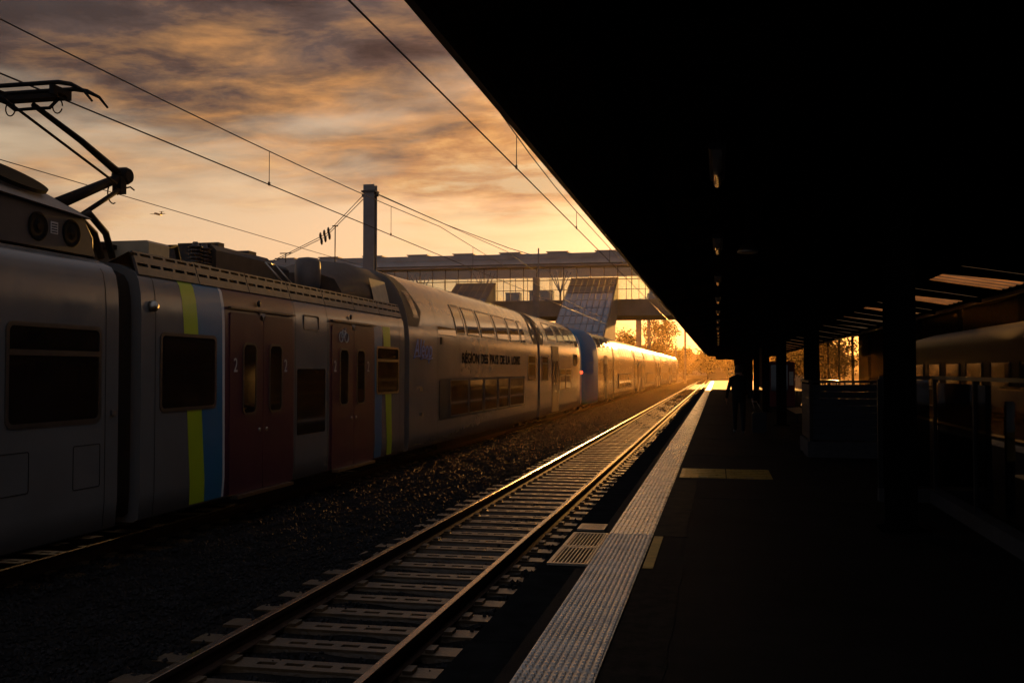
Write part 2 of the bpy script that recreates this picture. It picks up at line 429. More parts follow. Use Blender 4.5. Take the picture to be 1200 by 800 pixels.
# tactile strip
def stud_tile(L, Wd, studs=True, rows=.05, cols=15, h=.009):
    m_ = MB(); m_.box(0, Wd, .004, L-.004, 0, .012)
    if studs:
        ny = int((L-.03)/rows); dxs = Wd/cols
        for j in range(ny):
            for i in range(cols):
                cx = (i+.5)*dxs; cy0 = .02+(j+.5)*(L-.04)/ny
                a, b = dxs*.30, rows*.33
                m_.add([(cx-a, cy0-b, .012), (cx+a, cy0-b, .012), (cx+a, cy0+b, .012), (cx-a, cy0+b, .012),
                        (cx-a*.6, cy0-b*.6, .012+h), (cx+a*.6, cy0-b*.6, .012+h), (cx+a*.6, cy0+b*.6, .012+h), (cx-a*.6, cy0+b*.6, .012+h)],
                       [(0, 1, 5, 4), (1, 2, 6, 5), (2, 3, 7, 6), (3, 0, 4, 7), (4, 5, 6, 7)])
    return m_
def rib_tile(L, Wd, n=9):
    m_ = MB(); m_.box(0, Wd, .004, L-.004, 0, .010)
    for i in range(n):
        c = (i+.5)*Wd/n; m_.prism([(c-.014, .010), (c+.014, .010), (c+.009, .017), (c-.009, .017)], 1, .012, L-.012)
    return m_
TX0, TXW = -1.085, .435
tm = {}
def tile(kind, y, L, m_):
    key = (kind, round(L, 3), m_.name)
    if key not in tm:
        b_ = stud_tile(L, TXW, rows=.062, cols=11, h=.014) if kind == 's' else rib_tile(L, TXW)
        tm[key] = b_.mesh('tactile_tile'); tm[key].materials.append(m_)
    return obj('tactile_tile', tm[key], None, plat, (TX0, y, .001))
y = 2.42
for k in range(2): tile('s', y, 1.5, M_tact); y += 1.5
for k in range(2): tile('s', y, 1.475, M_tact); y += 1.475
for k in range(2): tile('s', y, .84, M_tactl); y += .84
y0t = y
for k in range(3): tile('r', y, 1.2, M_tact); y += 1.2
for k in range(20): tile('r', y, 1.5, M_tact); y += 1.5
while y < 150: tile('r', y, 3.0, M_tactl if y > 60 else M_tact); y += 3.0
mb = MB(); mb.box(-.632, -.545, 8.40, 10.02, .001, .008); mb.build('yellow_strip', M_yellow, plat)
# worn patches of rough asphalt beside the strip
def blob_patch(x0, x1, y0, y1, m_, nm='asphalt_patch', z=.004, j=.012):
    pts = []
    for k in range(14): pts.append((x0+random.uniform(-.005, j*.3), y0+(y1-y0)*k/13))
    for k in range(14): pts.append((x1+random.uniform(-j, j), y1-(y1-y0)*k/13))
    m_b = MB(); m_b.prism(pts, 2, .0005, z); return m_b.build(nm, m_, plat)
blob_patch(-.64, -.32, 10.06, 15.3, M_patch); blob_patch(-.64, -.30, 4.0, 8.32, mat('asphalt_patch_dark', (.022, .020, .018), .78, 0, .05, .7, 7, .004, 60))
# platform access hatch
hb = thing('hatch_cover', 'tarnished brass-yellow double hatch cover set in the platform', 'hatch', (0, 16.3, 0))
for a, b in ((-.60, .10), (.115, .80)):
    m_ = MB(); m_.box(a, b, 15.62, 17.05, .001, .008)
    lf = m_.build('cover_plate', M_hatch, hb)
    m_ = MB()
    for k in range(5): m_.box(a+.06, b-.06, 15.75+k*.27, 15.80+k*.27, .008, .012)
    m_.build('tread_bar', M_hatch, lf); m_ = MB(); m_.box((a+b)/2-.06, (a+b)/2+.06, 15.66, 15.70, .008, .016); m_.build('lifting_ring', M_grate, lf)
# thin asphalt joints / cracks
for k, yj in enumerate((13.2, 19.8, 24.6, 31.0, 38.5, 47.0)):
    m_ = MB(); m_.prism([(-.62+i*.35, yj+.02*math.sin(i*2.1+k)) for i in range(12)]+[(-.62+i*.35, yj+.035+.02*math.sin(i*2.1+k)) for i in range(11, -1, -1)], 2, .0005, .003)
    m_.build('joint_filler', M_patch, plat)

# drain grates by the edge
def grate(y0, y1, x0, x1, nb, lab):
    g = thing('drain_grate', lab, 'grate', ((x0+x1)/2, (y0+y1)/2, 0), 'drain grates at the platform edge')
    m_ = MB(); m_.box(x0, x1, y0, y0+.045, .001, .02); m_.box(x0, x1, y1-.045, y1, .001, .02)
    m_.box(x0, x0+.035, y0+.045, y1-.045, .001, .02); m_.box(x1-.02, x1, y0+.045, y1-.045, .001, .02); m_.build('frame', M_grate, g)
    m_ = MB(); m_.box(x0+.03, x1-.02, y0+.04, y1-.04, .0005, .003); m_.build('drain_void', M_void, g)
    for k in range(nb):
        c = x0+.035+(x1-x0-.055)*(k+.5)/nb
        m_ = MB(); m_.box(c-.006, c+.006, y0+.045, y1-.045, .004, .018); m_.build('bar', M_grate, g)
grate(8.40, 9.22, -1.44, -1.09, 9, 'larger slotted steel drain grate nearest the camera, beside the pale studded tiles')
grate(9.24, 10.04, -1.44, -1.09, 9, 'second slotted steel drain grate, behind the nearest one')
grate(10.25, 10.62, -1.44, -1.16, 12, 'small narrow drain grate set alone behind the other two')

# ============================================================ near track
def rail_mesh(mb, c, y0, y1):
    z = RZ
    prof = [(-.036, z-.006), (-.030, z), (.030, z), (.036, z-.006), (.036, z-.04), (.010, z-.055), (.008, z-.145), (.07, z-.160), (.07, z-.172), (-.07, z-.172), (-.07, z-.160), (-.008, z-.145), (-.010, z-.055), (-.036, z-.04)]
    n = len(prof); yl = list(np.arange(y0, y1, 12.)) + [y1]
    vs = [(c+p[0], yy_, p[1]) for yy_ in yl for p in prof]
    fs = [(j*n+i, j*n+(i+1) % n, (j+1)*n+(i+1) % n, (j+1)*n+i) for j in range(len(yl)-1) for i in range(n)]
    fs += [tuple(range(n)), tuple((len(yl)-1)*n+i for i in range(n))[::-1]]
    return mb.add(vs, fs)
def rail(c, y0, y1, parent):
    o = rail_mesh(MB(), c, y0, y1).build('rail', M_railtop, parent)
    o.data.materials.append(M_rust)
    for p in o.data.polygons:                         # polished head, rusty web and foot
        zc = sum(o.data.vertices[v].co.z for v in p.vertices)/len(p.vertices) + wloc(parent).z
        p.material_index = 0 if zc > RZ-.012 else 1
    return o
SL = MB(); hw = .125; zt = -.725
SL.prism([(-hw-.03, -.9), (hw+.03, -.9), (hw, zt-.025), (-hw, zt-.025)], 0, -1.30, 1.30)
SL.box(-1.30, 1.30, -hw, -.035, zt-.025, zt); SL.box(-1.30, 1.30, .035, hw, zt-.025, zt)
xs_ = [-1.30, -.40, -.24, -.16, .0, .08, .24, .32, .48, 1.30]
for a, b in ((-1.30, -.42), (-.26, -.18), (-.02, .06), (.22, .30), (.46, 1.30)): SL.box(a, b, -.035, .035, zt-.025, zt)
for s in (-.75, .75):
    SL.box(s-.16, s-.085, -.08, .08, zt, zt+.03); SL.box(s+.085, s+.16, -.08, .08, zt, zt+.03)
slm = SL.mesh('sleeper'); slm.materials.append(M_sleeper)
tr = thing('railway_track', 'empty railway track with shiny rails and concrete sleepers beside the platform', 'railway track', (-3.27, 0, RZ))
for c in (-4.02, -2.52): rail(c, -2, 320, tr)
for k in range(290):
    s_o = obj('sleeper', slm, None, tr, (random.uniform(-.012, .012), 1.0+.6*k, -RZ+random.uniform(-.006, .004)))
    s_o.rotation_euler.z = random.uniform(-.006, .006)
tr2 = thing('railway_track', 'second railway track lying hidden under the long grey train', 'railway track', (-8.55, 0, RZ))
for c in (-9.3, -7.8): rail(c, 0, 320, tr2)
for k in range(60): obj('sleeper', slm, None, tr2, (0, 8+.6*k, -RZ-.003))
tr3 = thing('railway_track', 'railway track on the far right side of the island platform', 'railway track', (9.1, 0, RZ))
for c in (8.35, 9.85): rail(c, 0, 300, tr3)

# ============================================================ platform canopy
RIDGE_X, RIDGE_Z, EDGE_Z, CX0, CX1 = 2.9, 4.40, 3.66, -1.53, 7.30
BAY, NB, CY0 = 6.0, 22, -6.2
CEND = CY0+BAY*NB
can = thing('platform_canopy', 'long black canopy roof covering the platform on steel columns', 'canopy', (2.9, 50, 0))
slope = (RIDGE_Z-EDGE_Z)/(RIDGE_X-CX0)
def sheet(xa, za, xb, zb, y0, y1, pitch=.2, amp=.018):
    m_ = MB(); prof = []; n = int(round((y1-y0)/pitch))
    for k in range(n):
        b_ = y0+(y1-y0)*k/n; p = (y1-y0)/n
        prof += [(b_, 0), (b_+p*.4, 0), (b_+p*.5, amp), (b_+p*.9, amp)]
    prof.append((y1, 0))
    vs = []
    for yv, h in prof: vs += [(xa, yv, za+h), (xb, yv, zb+h)]
    for yv, h in prof: vs += [(xa, yv, za+h+.05), (xb, yv, zb+h+.05)]
    n2 = len(prof); fs = [(2*i, 2*i+1, 2*i+3, 2*i+2) for i in range(n2-1)]+[(2*n2+2*i, 2*n2+2*i+2, 2*n2+2*i+3, 2*n2+2*i+1) for i in range(n2-1)]
    fs += [(2*i, 2*i+2, 2*n2+2*i+2, 2*n2+2*i) for i in range(n2-1)]+[(2*i+1, 2*n2+2*i+1, 2*n2+2*i+3, 2*i+3) for i in range(n2-1)]
    fs += [(0, 2*n2, 2*n2+1, 1), (2*n2-2, 2*n2-1, 4*n2-1, 4*n2-2)]
    return m_.add(vs, fs)
def zr(x): return RIDGE_Z-abs(x-RIDGE_X)*slope
left_m = right_a = None
SKX0, SKX1 = 5.35, 7.10
for k in range(NB):
    y0 = CY0+k*BAY
    if left_m is None:
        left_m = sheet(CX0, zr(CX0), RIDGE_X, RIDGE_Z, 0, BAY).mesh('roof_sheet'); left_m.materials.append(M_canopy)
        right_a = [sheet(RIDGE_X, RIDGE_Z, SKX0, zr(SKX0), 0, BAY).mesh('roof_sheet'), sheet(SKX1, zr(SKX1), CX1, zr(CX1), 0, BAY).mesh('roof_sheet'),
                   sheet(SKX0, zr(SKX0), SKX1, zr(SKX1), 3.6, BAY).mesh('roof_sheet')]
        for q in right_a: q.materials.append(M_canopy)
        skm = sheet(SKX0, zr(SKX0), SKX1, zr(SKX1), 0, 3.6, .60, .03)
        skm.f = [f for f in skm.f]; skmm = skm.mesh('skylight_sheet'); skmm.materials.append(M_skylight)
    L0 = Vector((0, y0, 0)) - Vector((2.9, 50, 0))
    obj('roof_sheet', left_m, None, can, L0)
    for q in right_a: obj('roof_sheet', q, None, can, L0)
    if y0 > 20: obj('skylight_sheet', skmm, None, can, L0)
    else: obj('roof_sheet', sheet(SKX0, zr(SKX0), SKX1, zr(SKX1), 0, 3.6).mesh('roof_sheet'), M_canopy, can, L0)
    # rafter pair under the sheets
    m_ = MB(); yc = y0
    for xa, xb in ((CX0+.12, RIDGE_X), (RIDGE_X, CX1-.12)):
        za, zb = zr(xa)-.02, zr(xb)-.02
        m_.add([(xa, yc-.07, za-.12), (xb, yc-.07, zb-.30), (xb, yc-.07, zb), (xa, yc-.07, za), (xa, yc+.07, za-.12), (xb, yc+.07, zb-.30), (xb, yc+.07, zb), (xa, yc+.07, za)] if xa < 2 else
               [(xa, yc-.07, za-.30), (xb, yc-.07, zb-.12), (xb, yc-.07, zb), (xa, yc-.07, za), (xa, yc+.07, za-.30), (xb, yc+.07, zb-.12), (xb, yc+.07, zb), (xa, yc+.07, za)],
               [(0, 1, 2, 3), (7, 6, 5, 4), (0, 4, 5, 1), (3, 2, 6, 7), (1, 5, 6, 2), (0, 3, 7, 4)])
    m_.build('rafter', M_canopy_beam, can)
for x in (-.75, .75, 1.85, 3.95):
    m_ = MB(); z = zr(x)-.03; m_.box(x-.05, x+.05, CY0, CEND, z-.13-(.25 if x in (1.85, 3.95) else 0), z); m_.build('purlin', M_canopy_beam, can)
m_ = MB(); m_.prism([(CX0-.05, EDGE_Z-.10), (CX0, EDGE_Z-.10), (CX0, EDGE_Z+.10), (CX0-.05, EDGE_Z+.10)], 1, CY0, CEND); m_.build('edge_gutter', M_edge, can)
m_ = MB(); m_.prism([(CX1, EDGE_Z-.10), (CX1+.05, EDGE_Z-.10), (CX1+.05, EDGE_Z+.10), (CX1, EDGE_Z+.10)], 1, CY0, CEND); m_.build('edge_gutter', M_edge, can)
# end gable with its lower valance
m_ = MB(); m_.prism([(CX0+.4, 3.40), (CX1-.4, 3.40), (CX1, EDGE_Z), (RIDGE_X, RIDGE_Z), (CX0, EDGE_Z)], 1, CEND-.06, CEND-.001); m_.build('gable_board', M_canopy, can)
m_ = MB(); m_.box(-.35, 6.1, CEND-.12, CEND-.061, 3.0, 3.42); m_.build('valance', M_canopy, can)
def hbeam(m_, x, y, z0, z1, wd=.28, dp=.28, tf=.025, tw=.016):
    m_.box(x-wd/2, x+wd/2, y-dp/2, y-dp/2+tf, z0, z1); m_.box(x-wd/2, x+wd/2, y+dp/2-tf, y+dp/2, z0, z1)
    m_.box(x-tw/2, x+tw/2, y-dp/2+tf, y+dp/2-tf, z0, z1)
    return m_
for k in range(12):
    for x in (1.85,):
        yc = 1.0+10*k
        m_ = hbeam(MB(), x, yc, .02, zr(x)-.40)
        c_o = m_.build('column', M_canopy_beam, can)
        m_ = MB(); m_.box(x-.22, x+.22, yc-.22, yc+.22, .0, .02); m_.build('base_plate', M_canopy_beam, c_o)
        m_ = MB(); s_ = -1 if x < 2.9 else 1
        m_.tube([(x, yc, 2.7), (x+s_*1.0, yc, zr(x+s_*1.0)-.2)], .045, 6); m_.build('knee_brace', M_canopy_beam, c_o)
# strip lights along the left slope
def strip_light(y):
    x, z = 0.0, zr(0)-.36
    t = thing('strip_light', 'x', 'lamp', (x, y, z), 'unlit strip lights in a row under the canopy')
    m_ = MB(); m_.bbox(x-.075, x+.075, y-.75, y+.75, z+.03, z+.09, .015); m_.build('housing', M_black, t)
    m_ = MB(); m_.tube([(x, y-.72, z), (x, y+.72, z)], .045, 10); m_.build('diffuser', M_tube, t)
    m_ = MB()
    for q in (-.5, .5): m_.tube([(x, y+q, z+.09), (x, y+q, zr(0)-.03)], .012, 6)
    m_.build('hanger', M_black, t)
    return t
ORD = ['nearest', 'second', 'third', 'fourth', 'fifth', 'sixth', 'seventh', 'eighth', 'ninth', 'tenth', 'eleventh', 'twelfth', 'thirteenth', 'fourteenth', 'fifteenth', 'sixteenth', 'seventeenth', 'eighteenth']
first = strip_light(9.6); first['label'] = 'nearest unlit strip light in the row under the dark canopy'
for k in range(1, 12):
    c_ = copy_tree(first); c_.location.y = 9.6+6.0*k; c_['label'] = f'{ORD[k]} unlit strip light from the camera in the row under the canopy'

# ============================================================ glazed footbridge across the tracks
BY0, BY1, BX0, BX1 = 105.0, 115.0, -64.0, 44.0
br = thing('footbridge', 'long glazed grey footbridge spanning the tracks behind the trains', 'footbridge', (-10, 108, -1))
m_ = MB(); m_.box(BX0, BX1, BY0, BY1, 7.42, 9.02); m_.box(BX0, BX1, BY0-.12, BY0, 8.92, 9.15); m_.box(BX0, BX1, BY1, BY1+.12, 8.92, 9.15); m_.box(BX0, BX1, BY0+.05, BY1-.05, 9.02, 9.10)
m_.build('deck_beam', M_bridge, br)
m_ = MB(); m_.prism([(BY0+.12, 12.50), (BY1-.1, 12.50), (BY1-.1, 12.61), (BY0+.12, 12.61)], 0, BX0, BX1); m_.build('ceiling', M_ceil, br)
rfb = MB(); rfb.prism([(BY0-.9, 12.72), (BY0-.9, 12.95), (BY0+.5, 13.75), (BY0+.5, 14.25), (BY1-.5, 14.25), (BY1-.5, 13.75), (BY1+.9, 12.95), (BY1+.9, 12.72), (BY1+.3, 12.63), (BY0-.3, 12.63)], 0, BX0-.5, BX1+.5)
rf = rfb.build('roof', M_bridgeroof, br)
m_ = MB(); m_.box(BX0-.5, BX1+.5, BY0-.96, BY0-.901, 12.86, 13.0); m_.build('gutter', M_bridgeframe, rf)
for k in range(20):
    x = BX0+4+5.25*k; m_ = MB(); m_.box(x, x+2.1, BY0+.9, BY0+2.6, 14.25, 14.40); m_.box(x-.15, x+2.25, BY0+.75, BY0+2.75, 14.40, 14.50); m_.build('roof_vent', M_bridgeroof, rf)
PW = 1.45; npn = int((BX1-BX0)/PW)
pm = MB(); pm.box(.04, PW-.04, 0, .03, 9.16, 12.5); pmesh = pm.mesh('glass_pane'); pmesh.materials.append(M_glass)
mu = MB(); mu.box(-.035, .035, -.05, .07, 9.16, 12.62); mum = mu.mesh('mullion'); mum.materials.append(M_bridgeframe)
pm2 = MB(); pm2.box(.04, PW-.04, 0, .03, 9.16, 12.49); pmesh2 = pm2.mesh('glass_pane'); pmesh2.materials.append(M_glass)
mu2 = MB(); mu2.box(-.035, .035, -.03, .07, 9.16, 12.49); mum2 = mu2.mesh('mullion'); mum2.materials.append(M_bridgeframe)
off = -Vector((-10, 108, -1))
for k in range(npn):
    x = BX0+k*PW
    if x < -46 or x > 2: continue
    obj('glass_pane', pmesh, None, br, off+Vector((x, BY0, 0))); obj('glass_pane', pmesh2, None, br, off+Vector((x, BY1-.03, 0)))
    obj('mullion', mum, None, br, off+Vector((x, BY0, 0))); obj('mullion', mum2, None, br, off+Vector((x, BY1-.03, 0)))
m_ = MB(); m_.box(BX0, BX1, BY0-.02, BY0+.05, 11.25, 11.33); m_.build('transom', M_bridgeframe, br)
m_ = MB(); m_.box(BX0, BX1, BY0-.03, BY0-.005, 10.2, 10.26); m_.build('handrail', M_bridgeframe, br)
for x in (-41.0, -33.0, -25.6, -17.0, 8.5, 20):                   # branching props that carry the roof, seen through the glass
    m_ = MB(); yc = 108.2
    m_.tube([(x, yc, 9.1), (x, yc, 10.2)], .11, 8)
    for a in range(6):
        th = a*math.pi/3+.3; m_.tube([(x, yc, 10.2), (x+.45*math.cos(th), yc+.4*math.sin(th), 11.0), (x+1.25*math.cos(th), yc+1.1*math.sin(th), 12.5)], [.09, .06, .04], 6)
    m_.build('branching_prop', M_bridgeframe, br)
for x in (-11.7, -34.0, 4.6):
    m_ = MB(); m_.box(x-.55, x+.55, 106.6, 110.2, -1, 7.42); m_.build('pier', M_bridge, br)
# furniture inside the bridge
for x, wd, h, lab in ((-22.4, 1.6, 1.15, 'dark ticket machine block inside the footbridge, left of the large stair roof'), (-19.2, 2.6, 1.3, 'pale counter inside the footbridge near the large stair roof'), (-5.6, 3.4, 1.7, 'dark glass kiosk inside the footbridge right of the stair roof'), (-30.4, 1.2, 1.4, 'small dark cabinet inside the footbridge at the left')):
    t = thing('kiosk', lab, 'kiosk', (x, 109, 9.1))
    m_ = MB(); m_.box(x-wd/2, x+wd/2, 108.4, 109.6, 9.1, 9.1+h); m_.build('body', M_panel, t)
    m_ = MB(); m_.box(x-wd/2-.06, x+wd/2+.06, 108.34, 109.66, 9.1+h, 9.18+h); m_.build('top', M_bridgeframe, t)
# sloping glazed stair roofs coming down to the platforms
def stair_roof(x0, x1, y_top, z_top, y_bot, z_bot, nc, nr, lab):
    t = thing('stair_roof', lab, 'stair roof', ((x0+x1)/2, (y_top+y_bot)/2, -.4), 'glazed stair roofs under the footbridge')
    dirv = Vector((0, y_bot-y_top, z_bot-z_top)); Lr = dirv.length; u = dirv/Lr; n = Vector((0, -u.z, u.y))
    if n.z < 0: n = -n
    O = Vector((x0, y_top, z_top)); ux = Vector((1, 0, 0))
    def slab(a0, a1, b0, b1, h0, h1):
        m2 = MB(); vs = [O+ux*a+u*b+n*h for h in (h0, h1) for b in (b0, b1) for a in (a0, a1)]
        return m2.add(vs, [(0, 2, 3, 1), (4, 5, 7, 6), (0, 1, 5, 4), (2, 6, 7, 3), (0, 4, 6, 2), (1, 3, 7, 5)])
    wd = x1-x0; pw, ph = wd/nc, Lr/nr
    for j in range(nr):
        for i in range(nc):
            h = random.uniform(0, .012)
            slab(i*pw+.05, (i+1)*pw-.05, j*ph+.06, (j+1)*ph-.06, h, h+.03).build('glass_panel', M_stairglass, t)
    for i in range(nc+1): slab(i*pw-.045, i*pw+.045, 0, Lr, -.10, .06).build('glazing_bar', M_bridgeframe, t)
    for j in range(nr+1): slab(0, wd, j*ph-.05, j*ph+.05, -.06, .055).build('cross_bar', M_bridgeframe if j % 3 else M_bridgeroof, t)
    for xx_ in (x0-.08, x1):                            # solid cheeks
        m2 = MB(); m2.prism([(y_top, z_top-.02), (y_bot, z_bot-.02), (y_bot, -.4), (y_bot+3, -.4), (y_top, z_top-3.2)], 0, xx_, xx_+.08); m2.build('side_cheek', M_bridge, t)
    m2 = MB(); m2.prism([(y_top, z_top-3.4), (y_bot+.5, z_bot-3.2), (y_bot+.5, z_bot-3.5), (y_top, z_top-3.8)], 0, x0+.02, x1-.02); m2.build('stair_flight', M_bridge, t)
    m2 = MB(); m2.box(x0-.08, x1+.08, y_top-.02, y_top+.15, z_top-.05, z_top+.12); m2.build('head_beam', M_bridgeframe, t)
stair_roof(-15.25, -10.35, 105.0-.2, 11.35, 88.5, 3.4, 8, 9, 'large sloping glazed stair roof in blue-grey panes above the blue nosed train')
stair_roof(-27.9, -23.6, 105.0-.2, 11.0, 88.5, 3.2, 6, 9, 'smaller looking sloping glazed stair roof further left, half hidden by the coach roof')
m_ = MB(); m_.box(-30, -11.0, 40, 125, -1.0, -.02); struct('far_platform', m_, M_asphalt, 'platform beyond the train under the footbridge stairs')

# ============================================================ overhead line
def wire(y0, y1, x, z, lab, zm, mess_off=0, droppers=(), spans=None, r=.011):
    t = thing('overhead_wire', lab, 'overhead wire', (x, y0, z), 'overhead line wires')
    m_ = MB(); m_.tube([(x, y0, z), (x, y1, z)], r, 6, smooth=True); m_.build('contact_wire', M_wire, t)
    if zm is not None:
        pts = [(x+mess_off, yy_, zm(yy_)) for yy_ in np.linspace(y0, y1, 40)]
        m_ = MB(); m_.tube(pts, r*.9, 6); m_.build('messenger_wire', M_wire, t)
        for yd in droppers:
            m_ = MB(); m_.tube([(x, yd, z), (x+mess_off, yd, zm(yd))], .007, 5); m_.box(x-.012, x+.012, yd-.03, yd+.03, z-.02, z+.05); m_.build('dropper', M_wire, t)
    return t
def sag(ys, zs, sagm): return lambda y: zs-sagm*(1-((y-ys[0])/(ys[1]-ys[0])*2-1)**2)
wire(1, 104.5, -8.58, 5.28, 'overhead contact line running above the long grey train', lambda y: 5.92+.0012*(y-15)**2*(1 if y < 30 else 0)+(.27-.0004*(y-30)*(104-y) if y >= 30 else 0), 0, (4.0, 18.0, 25.4, 34.5, 41, 48, 56, 64, 74, 86, 96))
wire(1, 104.5, -3.20, 4.94, 'overhead contact line above the empty track beside the canopy', lambda y: 5.33+(.0036 if y < 22 else .0003)*(y-22)**2*(1 if y < 60 else .3), 0, (6.5, 15.8, 22.8, 30, 38, 47, 56, 66, 78, 90))
wire(1, 104.5, -13.6, 5.73, 'lone overhead wire behind the grey train at the left', None, r=.009)

mast = thing('catenary_mast', 'tall grey steel catenary mast standing behind the double deck coach', 'mast', (-10.83, 30, -.9))
hbeam(MB(), -10.83, 30, -.9, 7.55, .36, .30, .03, .02).build('post', M_mast, mast)
m_ = MB(); m_.box(-11.06, -10.60, 29.8, 30.2, 7.30, 7.36); m_.tube([(-11.1, 30, 7.22), (-10.56, 30, 7.22)], .05, 8); m_.build('span_bracket', M_bridgeframe, mast)
m_ = MB(); m_.box(-11.1, -10.56, 29.75, 30.25, -.95, -.6); m_.build('foundation', M_bridge, mast)
hs = thing('headspan', 'sloping headspan wires with insulators fixed to the grey mast', 'headspan wire', (-10.83, 30, 7.2))
m_ = MB()
for dz in (0, -.13):
    m_.tube([(-11.02, 30, 7.28+dz), (-12.35, 30.1, 6.05+dz*.6), (-13.9, 30.1, 5.35+dz*.4), (-16.5, 30.2, 4.4+dz*.3), (-22, 30.2, 3.9)], .011, 6)
m_.build('span_wire', M_wire, hs)
for q, (x, z) in enumerate(((-12.28, 6.10), (-12.42, 6.02), (-12.55, 5.94))):
    for dz in (.05, -.13):
        m_ = MB(); m_.lathe([(.03, -.02), (.12, 0), (.03, .03)], (x+.04*(dz < 0), 30.1, z+dz), 0, 10); m_.build('insulator', M_ins, hs)
m_ = MB(); m_.tube([(-12.05, 30.1, 6.30), (-12.05, 30.1, 4.6)], .018, 6); m_.box(-12.14, -11.96, 30.07, 30.13, 6.28, 6.31); m_.build('drop_rod', M_wire, hs)
m_ = MB(); m_.tube([(-13.75, 30.1, 5.45), (-13.75, 30.1, 5.15)], .014, 6); m_.box(-13.95, -13.55, 30.08, 30.12, 5.44, 5.47); m_.build('spreader', M_wire, hs)
m_ = MB(); m_.tube([(-10.62, 30, 7.28), (-9.3, 30, 6.66), (-8.3, 30, 6.2), (-6.3, 30, 5.42), (-5.6, 30, 5.2)], .012, 6); m_.build('span_wire', M_wire, hs)
m_ = MB(); m_.tube([(-10.62, 30, 7.25), (-9.9, 33.0, 7.0), (-8.6, 40.5, 6.6), (-8.5, 47.0, 6.35)], .011, 6); m_.build('anchor_wire', M_wire, hs)

def thin_mast(x, y, h, lab, arm=None, w_=.2, z0=-.9, m__=None):
    t = thing('catenary_mast', lab, 'mast', (x, y, z0)); m2 = hbeam(MB(), x, y, z0, h, w_, w_, .02, .015); m2.build('post', m__ or M_mast, t)
    m2 = MB(); m2.box(x-.3, x+.3, y-.3, y+.3, z0-.1, z0+.25); m2.build('foundation', M_bridge, t)
    if arm:
        m2 = MB(); m2.tube([(x, y, h-.6), (x+arm, y, h-1.1)], .04, 6); m2.tube([(x, y, h-1.9), (x+arm*.9, y, h-1.15)], .04, 6); m2.tube([(x+arm*.6, y, h-1.2), (x+arm, y, h-2.2)], .03, 6); m2.build('cantilever', M_bridgeframe, t)
        m2 = MB(); m2.lathe([(.03, 0), (.1, .05), (.03, .1), (.1, .15), (.03, .2)], (x+arm*.2, y, h-.72), 0, 8); m2.build('insulator', M_ins, t)
    return t
thin_mast(-15.9, 87, 9.9, 'slim grey mast in front of the footbridge, left of the large stair roof', None, .42)
thin_mast(-17.6, 98, 13.9, 'thin dark pole rising to the footbridge roof edge', None, .12)
thin_mast(-13.7, 176, 13.5, 'dark catenary mast under the footbridge at the left of the tree', 2.2, .9, -1)
thin_mast(-12.2, 180, 15.5, 'second dark catenary mast under the footbridge, close left of the tree', -2.2, .55, -1)
thin_mast(-6.1, 190, 12.5, 'thin distant mast between the bare tree and the canopy edge', 2.6, .36, -1)
thin_mast(-9.6, 232, 7.5, 'short distant mast right of the bare tree', 2.0, .4, -1)

# ============================================================ trains
XC = -8.55
PS = [(-.25, 1.36), (-.21, 1.425), (.1, 1.45), (1.2, 1.452), (2.35, 1.45), (2.62, 1.435), (2.80, 1.40), (2.90, 1.34), (3.0, 1.12), (3.06, .7), (3.08, 0)]
PD = [(-.25, 1.36), (-.21, 1.425), (.1, 1.45), (1.2, 1.452), (2.3, 1.45), (2.6, 1.435), (2.85, 1.40), (3.1, 1.34), (3.3, 1.27), (3.5, 1.17), (3.7, 1.04), (3.88, .86), (4.0, .64), (4.08, .36), (4.11, 0)]
def uz(prof, z):
    for (za, ua), (zb, ub) in zip(prof, prof[1:]):
        if za <= z <= zb: return ua+(ub-ua)*(z-za)/(zb-za)
    return prof[-1][1]
def loft(mb, secs):
    """secs: list of (y, profile list of (z,u)); closed right-left symmetric skin with end caps"""
    n = None; vs = []
    for y, pr in secs:
        pts = [(XC+u, y, z) for z, u in pr] + [(XC-u, y, z) for z, u in reversed(pr[:-1])]
        n = len(pts); vs += pts
    fs = [(j*n+i, j*n+(i+1) % n, (j+1)*n+(i+1) % n, (j+1)*n+i) for j in range(len(secs)-1) for i in range(n)]
    mb.add(vs, fs, True)
    mb.add(vs[:n], [tuple(range(n))]); mb.add(vs[-n:], [tuple(range(n))[::-1]])      # caps keep their own corners so the skin shades straight to its edge
    return mb
def inset(prof, k, dz=0): return [(z-(z-1.6)*(1-k)*.6+dz*max(0, z-2.2), u*k) for z, u in prof]
def skin(prof, y0, y1):
    ny = max(2, int((y1-y0)/.9)); secs = [(y0, prof)]
    secs += [(y0+(y1-y0)*k/ny, prof) for k in range(1, ny)] + [(y1, prof)]
    return loft(MB(), secs)
def patch(prof, z0, z1, ya, yb, off=.004, mb=None, side=1):
    mb = mb or MB(); zs = [z0]+[z for z, _ in prof if z0 < z < z1]+[z1]
    fa = ya if callable(ya) else (lambda z: ya); fb = yb if callable(yb) else (lambda z: yb)
    vs = []
    for z in zs:
        u = uz(prof, z); du = (uz(prof, min(z+.02, prof[-1][0]))-uz(prof, z-.02))/.04
        nl = math.hypot(1, du); ou, oz = off/nl, -off*du/nl
        x = XC+side*(u+ou); vs += [(x, fa(z), z+oz), (x, fb(z), z+oz)]
    mb.add(vs, [(2*i, 2*i+1, 2*i+3, 2*i+2) for i in range(len(zs)-1)], True)
    return mb
SX = XC+1.45
